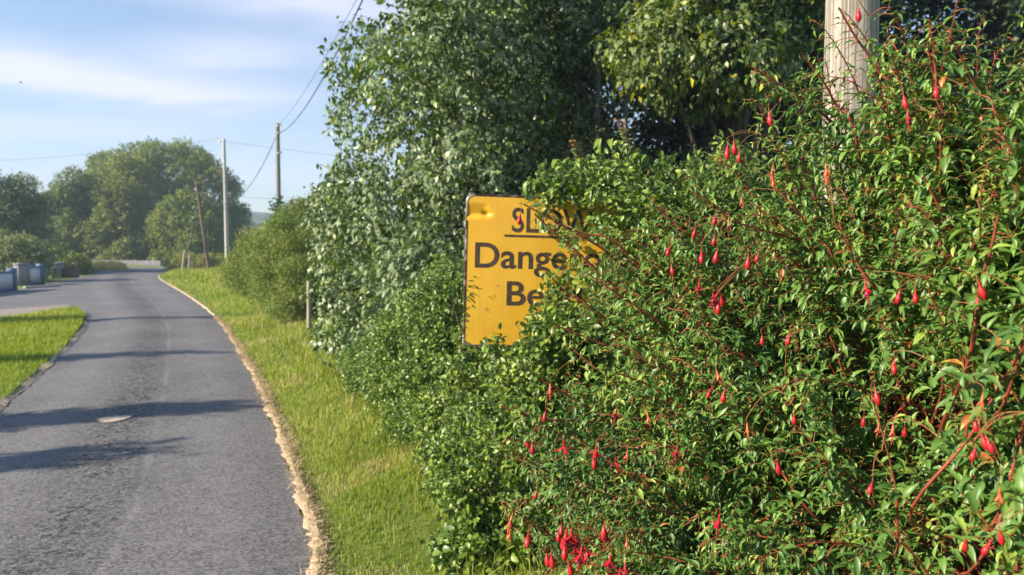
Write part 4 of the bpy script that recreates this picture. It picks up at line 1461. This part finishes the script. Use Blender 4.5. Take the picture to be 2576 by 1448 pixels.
leafP, leafA, leafU, leafL, leafT = [], [], [], [], []
allpts = []
for c, exp_ in branches:
    seg = np.linalg.norm(np.diff(c, axis=0), axis=1)
    Ls = np.concatenate([[0], np.cumsum(seg)])
    tot = Ls[-1]
    rad = np.interp(Ls / tot, [0, .5, .85, 1], [.009, .0050, .0030, .0015] if not exp_ else [.010, .007, .005, .0026])
    lines.append((c, rad))
    allpts.append(c[len(c) // 2:])
    reach = rng.uniform(.65, 1.0)
    s = tot
    flip = rng.uniform(0, 2 * np.pi)
    vigour = rng.uniform(.8, 1.15)
    btint = rng.normal(.5, .14)
    start = max(0, tot - reach)
    while s > start:
        p = np.array([np.interp(s, Ls, c[:, k_]) for k_ in range(3)])
        k_ = min(np.searchsorted(Ls, s), len(c) - 1)
        ax = unit(c[k_] - c[max(k_ - 1, 0)])
        f = (tot - s) / reach                      # 0 at the tip, 1 deep in the bush
        side = unit(np.cross(ax, rng.normal(size=3)))
        flip += np.pi / 2 + rng.normal() * .25
        b1 = unit(np.cross(ax, [0.2, 0.1, 1]))
        b2 = np.cross(ax, b1)
        for sg in (0, np.pi):
            sd = b1 * math.cos(flip + sg) + b2 * math.sin(flip + sg)
            tl = np.interp(f, [0, .12, .5, 1], [.012, .05, .13, .17]) * rng.uniform(.6, 1.3) * vigour
            if rng.uniform() < .22 and f > .15:
                tl = 0.01
            td = unit(ax * .75 + sd * .8 + np.array([0, 0, -.05]))
            npair = max(1, int(tl / .021))
            tt_ = np.linspace(0, 1, 5)[:, None]
            tp = p + td * tl * tt_ + np.array([0, 0, -.35]) * tl * tt_ ** 2
            if tl > .03:
                twl.append((tp, np.linspace(.0017, .0009, 5)))
                if rng.uniform() < .5:
                    allpts.append(tp[2:4])
            for kk in range(npair):
                fr = (kk + 1) / npair
                q = p + td * tl * fr + np.array([0, 0, -.35]) * tl * fr * fr
                a0 = rng.uniform(0, np.pi)
                e1 = unit(np.cross(td, [0.1, .3, 1]))
                e2 = np.cross(td, e1)
                for s2 in (0, np.pi):
                    ld = e1 * math.cos(a0 + s2) + e2 * math.sin(a0 + s2)
                    al = unit(td * .55 + ld * .85 + np.array([0, 0, -.12]) + rng.normal(size=3) * .15)
                    leafP.append(q)
                    leafA.append(al)
                    leafU.append(unit(np.array([0, -.15, 1.0]) + ld * .25 + td * .3 + rng.normal(size=3) * .28))
                    tipf = np.interp(f, [0, .06, .25], [.45, .75, 1])
                    leafL.append((.050 if pol_near(q) else .043) * tipf * rng.uniform(.42, 1.38) * (1 - .35 * fr))
                    leafT.append(btint + rng.normal() * .13 + (.22 if f < .12 else 0))
        s -= rng.uniform(.020, .032)
# terminal leaf pair at each tip
leafP, leafA, leafU = np.array(leafP), np.array(leafA), np.array(leafU)
leafL, leafT = np.array(leafL), np.clip(np.array(leafT), 0, .93)
turn = rng.uniform(0, 1, len(leafT)) < .02
leafT[turn] = 1.0
print('fuchsia leaves', len(leafP))

# flowers: (u, v, kind)  b = closed bud, o = open, f = faded
FL = [(1830, 376, 'b'), (1847, 366, 'b'), (1860, 391, 'b'), (1936, 291, 'b'), (1943, 428, 'f'), (1944, 452, 'f'), (2078, 424, 'f'), (2275, 250, 'b'), (2284, 290, 'o'), (2355, 222, 'b'),
      (1797, 601, 'b'), (1803, 640, 'b'), (1765, 640, 'b'), (1759, 716, 'o'), (1803, 743, 'o'), (1815, 752, 'b'), (1882, 655, 'b'), (1907, 643, 'b'), (2178, 720, 'o'), (2262, 741, 'b'), (2303, 741, 'b'),
      (1799, 550, 'b'), (1833, 562, 'f'), (1748, 582, 'b'), (1865, 505, 'f'), (1690, 675, 'b'), (1684, 625, 'b'), (1308, 545, 'b'),
      (1326, 1115, 'b'), (1340, 1122, 'b'), (1419, 1118, 'o'), (1500, 1132, 'o'), (1494, 1160, 'b'), (1549, 1160, 'o'), (1578, 1140, 'f'), (1703, 1132, 'o'), (1371, 1043, 'b'), (1549, 1036, 'o'), (1349, 1241, 'b'),
      (1786, 985, 'b'), (1821, 992, 'b'), (1957, 1171, 'b'), (1809, 1306, 'o'), (1998, 1050, 'b'), (1283, 1340, 'f'), (1286, 1306, 'f'), (1329, 1350, 'b'), (1376, 1400, 'b'), (1388, 1402, 'b'),
      (1412, 1330, 'b'), (1415, 1362, 'b'), (1438, 1340, 'o'), (1452, 1358, 'o'), (1475, 1385, 'o'), (1528, 1343, 'o'), (1536, 1405, 'o'), (1573, 1425, 'o'), (1577, 1360, 'f'), (1433, 1425, 'b'),
      (1805, 940, 'f'), (1384, 975, 'f'), (1917, 852, 'b'), (1985, 850, 'b'), (2250, 916, 'b'), (2204, 990, 'b'), (2173, 1055, 'b'), (2210, 1073, 'f'), (2246, 1079, 'f'), (2276, 1083, 'b'),
      (2192, 1222, 'b'), (2453, 1063, 'b'), (2473, 1103, 'b'), (2486, 1111, 'b'), (2451, 1137, 'b'), (2429, 1367, 'b'), (2487, 1373, 'b'), (2517, 1344, 'b'), (2471, 1003, 'f'), (2515, 1240, 'f'),
      (2466, 722, 'b'), (1630, 1045, 'f'), (1880, 1075, 'f'), (2085, 440, 'f'), (2160, 30, 'b'), (1560, 1440, 'o'), (1500, 1445, 'f'), (1425, 1345, 'o'), (1446, 1372, 'o'), (1462, 1390, 'o'), (1405, 1345, 'b'), (1520, 1330, 'b'), (1420, 1385, 'b'), (1808, 765, 'b'), (1795, 750, 'o')]
FLp = np.array([P(u, v, ffront(u, v) - .03 - .10 * rng.uniform()) for u, v, k_ in FL])
# the flower by the sign hangs from the shoot crossing it
FLp[27] = P(1308, 545, ffront(1317, 514) - .02)

# leaves: trim those in front of the flowers and the lettering
mid_ = leafP + leafA * (leafL * .5)[:, None]
lu, lv, ld_ = proj(mid_)
ok = np.ones(len(leafP), bool)
for (u, v, k_), p in zip(FL, FLp):
    rr_ = 26 if k_ != 'b' else 20
    ok &= ~((np.abs(lu - u) < rr_) & (np.abs(lv - v) < rr_ * 1.5) & (ld_ < p[1] + .02))
# natural openings in the bush, deeper and more frequent low on the right
def opening(p, u, v):
    sw = (np.sin(p[:, 0] * 15 + 2.1 * np.sin(p[:, 2] * 8)) + np.sin(p[:, 2] * 16 + 1.7 * np.sin(p[:, 0] * 10 + 1)) + np.sin(p[:, 1] * 9 + p[:, 0] * 6)) / 3
    low = np.clip((u - 1850) / 250, 0, 1) * np.clip((v - 780) / 250, 0, 1)
    return (sw > .26 - .34 * low) & (rng.uniform(0, 1, len(sw)) < .30 + .66 * low)


ok &= ~opening(mid_, lu, lv)
# a window where the pole shows between the sprays
pole_win = [(2068, -50), (2200, -50), (2200, 60), (2185, 130), (2180, 220), (2150, 280), (2075, 270)]
ok &= ~(inpoly(lu, lv, pole_win) & (rng.uniform(0, 1, len(lu)) < .80))
g = scatter(LEAF_FINE, leafP[ok], leafA[ok], leafU[ok], leafL[ok], leafL[ok] * rng.uniform(.30, .48, ok.sum()), leafT[ok])
g = clear_sign(g, LEAF_FINE, .52)
put_crown(fuchsia, g, M_FUCHSIA, 'foliage', True)
twp = []
for tp, r_ in twl:
    u_, v_, d_ = proj(tp[2:3])
    if not any(inpoly(u_, v_, p_)[0] for p_ in KEEP_CLEAR) and not opening(tp[2:3], u_, v_)[0]:
        twp.append((tp, r_))
allp = np.concatenate(allpts)

# lathe shapes for the flowers
def lathe(profile, sides=10):
    """profile: list of (z, r); axis along z"""
    pts = np.array([[0, 0, z] for z, r in profile], float)
    an = np.arange(sides) / sides * 2 * np.pi
    V = np.stack([np.stack([r * np.cos(an), r * np.sin(an), np.full(sides, z)], 1) for z, r in profile]).reshape(-1, 3)
    k_ = len(profile)
    i = np.arange(k_ - 1)[:, None] * sides
    j = np.arange(sides)[None]
    q = np.stack([i + (j + 1) % sides, i + j, i + sides + j, i + sides + (j + 1) % sides], -1).reshape(-1, 4)
    return V, q


def petals(n, z0, L, W, tilt, curl, phase=0):
    """n pointed petals from a ring; tilt 0 = straight down."""
    V, Q, T, off = [], [], [], 0
    for a in np.arange(n) / n * 2 * np.pi + phase:
        rows = [(0, .35), (.3, .85), (.65, .9), (.9, .35), (1, 0.04)]
        o = np.array([math.cos(a), math.sin(a), 0])
        s = np.array([-math.sin(a), math.cos(a), 0])
        vs = []
        for t_, w_ in rows:
            an = tilt + curl * t_
            c = o * (.0025 + L * t_ * math.sin(an)) + np.array([0, 0, z0 - L * t_ * math.cos(an)])
            vs += [c - s * W * w_ / 2 - o * W * .12, c + o * .001, c + s * W * w_ / 2 - o * W * .12]
        V += vs
        for r_ in range(4):
            b = off + r_ * 3
            Q += [(b, b + 3, b + 4, b + 1), (b + 1, b + 4, b + 5, b + 2)]
        off += 15
    return np.array(V), np.array(Q)


bud = lathe([(.018, .0009), (.009, .0009), (.007, .0022), (.003, .0026), (.000, .0034), (-.005, .0058), (-.011, .0072), (-.017, .0068), (-.022, .0042), (-.026, .0008)], 10)
tube_ = lathe([(.018, .0009), (.012, .0009), (.010, .0022), (.003, .0028), (-.003, .0034), (-.008, .0040)], 10)
sep4 = petals(4, -.006, .026, .010, .85, .35)
skirt = petals(5, -.009, .015, .012, .22, .10, .4)
stam = tubes([(np.array([[0, 0, -.01], [.003 * math.cos(a), .003 * math.sin(a), -.038 - .004 * math.sin(3 * a)]]), .0006) for a in np.arange(6)] + [(np.array([[0, 0, -.01], [0, .001, -.05]]), .0008)], 4)
faded_s = petals(4, -.006, .022, .008, .35, .2)


def fl_mesh(nm, parts, mats):
    V, Fs, mi, off = [], [], [], 0
    me = bpy.data.meshes.new(nm)
    for (v, q), mt in zip(parts, mats):
        V.append(v)
        Fs += [tuple(int(x) + off for x in f) for f in q]
        mi += [mt] * len(q)
        off += len(v)
    me.from_pydata([tuple(x) for x in np.concatenate(V)], [], Fs)
    me.polygons.foreach_set('material_index', mi)
    me.polygons.foreach_set('use_smooth', [True] * len(Fs))
    me.update()
    return me


me_b = fl_mesh('bud', [bud], [0]); me_b.materials.append(M_SEPAL)
me_o = fl_mesh('open_flower', [tube_, sep4, skirt, stam], [0, 0, 1, 0]); me_o.materials.append(M_SEPAL); me_o.materials.append(M_PETAL)
me_f = fl_mesh('faded_flower', [tube_, faded_s, stam], [0, 0, 0]); me_f.materials.append(M_SEPALO)
for i_, ((u, v, k_), p) in enumerate(zip(FL, FLp)):
    me = {'b': me_b, 'o': me_o, 'f': me_f}[k_]
    o = bpy.data.objects.new('flower', me)
    col.objects.link(o)
    o.parent = fuchsia
    s_ = rng.uniform(.8, 1.2) * (1.25 if (u < 1620 and v > 1280) else 1) * (.72 if k_ == 'f' else 1) * np.interp(p[1], [1.4, 2.6], [.85, 1.15])
    o.scale = (s_, s_, s_ * rng.uniform(.9, 1.1))
    o.rotation_euler = (rng.normal() * .18, rng.normal() * .18, rng.uniform(0, 6.28))
    o.location = Vector(p - ROOT)
    top = p + np.array(o.rotation_euler.to_matrix() @ Vector((0, 0, .018 * o.scale[2])))
    k2 = np.argmin(((allp - top - np.array([0, 0, .03])) ** 2).sum(1))
    tgt = allp[k2]
    c = catmull([top, top + np.array([0, .002, .012]), (top + tgt) / 2 + np.array([0, .01, .015]), tgt], 4)
    twp.append((c, np.linspace(.0008, .0014, len(c))))

mesh_obj('stem', *tubes(lines, 6), M_STEM, fuchsia, True)
mesh_obj('twig', *tubes(twp, 4), M_TWIG, fuchsia, True)

# ------------------------------------------------------------------ trees just outside the left of the frame (they throw the shade bands on the lane)
def shade_tree(tip_uv, label, w_, H):
    tp = G(*tip_uv)
    k_ = H / TO_SUN.z
    base = np.array([tp[0] + TO_SUN.x * k_, tp[1] + TO_SUN.y * k_, 0])
    n = 46
    z = rng.uniform(.25, 1, n)
    rad = w_ * (1 - z) ** .6
    a = rng.uniform(0, 2 * np.pi, n)
    c = np.stack([base[0] + rad * np.cos(a) * .6, base[1] + rad * np.sin(a) * .6, z * H], 1)
    r = np.maximum(.5 * rad, .08) + .05
    root = empty('slender_tree', base, label, 'tree', 'trees left of the lane')
    put_crown(root, crown(c, r, 560, per=7, L=.13, W=.08, droop=.1, tint0=.4), M_FAR)
    mesh_obj('trunk', *tubes([(np.array([base, base + [.05, 0, H * .5], base + [0, 0, H * .97]]), np.array([.12, .08, .02]))], 8), M_BARK, root, True)


for tu, tv, w_, H in ((395, 1143, .34, 4.4), (560, 1030, .30, 4.6), (520, 890, .62, 5.6), (560, 800, 1.0, 6.4)):
    shade_tree((tu, tv), 'slender tree just left of the frame shading the lane', w_, H)

# bird far off in the sky
bp_ = P(52, 208, 60)
bd = empty('bird', bp_, 'tiny dark bird in the pale cloud at upper left', 'bird')
v, f = cap_tube(bp_ + np.array([.6]) * np.array([(-.16, 0, 0), (-.08, 0, .02), (.05, 0, .02), (.14, 0, .01), (.2, 0, 0)]), np.array([.01, .045, .05, .03, .008]), 8)
V2 = bp_ + .6 * np.array([(-.05, 0, .03), (.08, 0, .03), (.05, .3, .12), (-.02, .32, .12), (-.08, .55, .06), (.05, -.3, .12), (-.02, -.32, .12), (-.08, -.55, .06)])
M_BIRD = plain('bird_feather', [(.3, (.03, .03, .03)), (.7, (.06, .055, .05))], 10, .8)
off = len(v)
v = np.concatenate([v, V2])
f = f + [np.array([(off, off + 1, off + 2, off + 3), (off + 1, off, off + 6, off + 5)]), np.array([(off + 3, off + 2, off + 4), (off + 5, off + 6, off + 7)])]
fd = {}
for x in f: fd.setdefault(x.shape[1], []).append(x)
mesh_obj('body', v, [np.concatenate(x) for x in fd.values()], M_BIRD, bd)

# ------------------------------------------------------------------ haze
v, f = box(40, 260, -1.0, 900, 700, 75)
m, t = new_mat('haze_air')
vol = t.add('ShaderNodeVolumePrincipled', None, Color=(.62, .80, 1.0), Density=0.0010)
t.add('ShaderNodeOutputMaterial', None, Volume=vol.outputs[0])
hz_ = mesh_obj('haze', v, f, m)
tag(hz_, 'pale evening haze over the distance', kind='stuff')
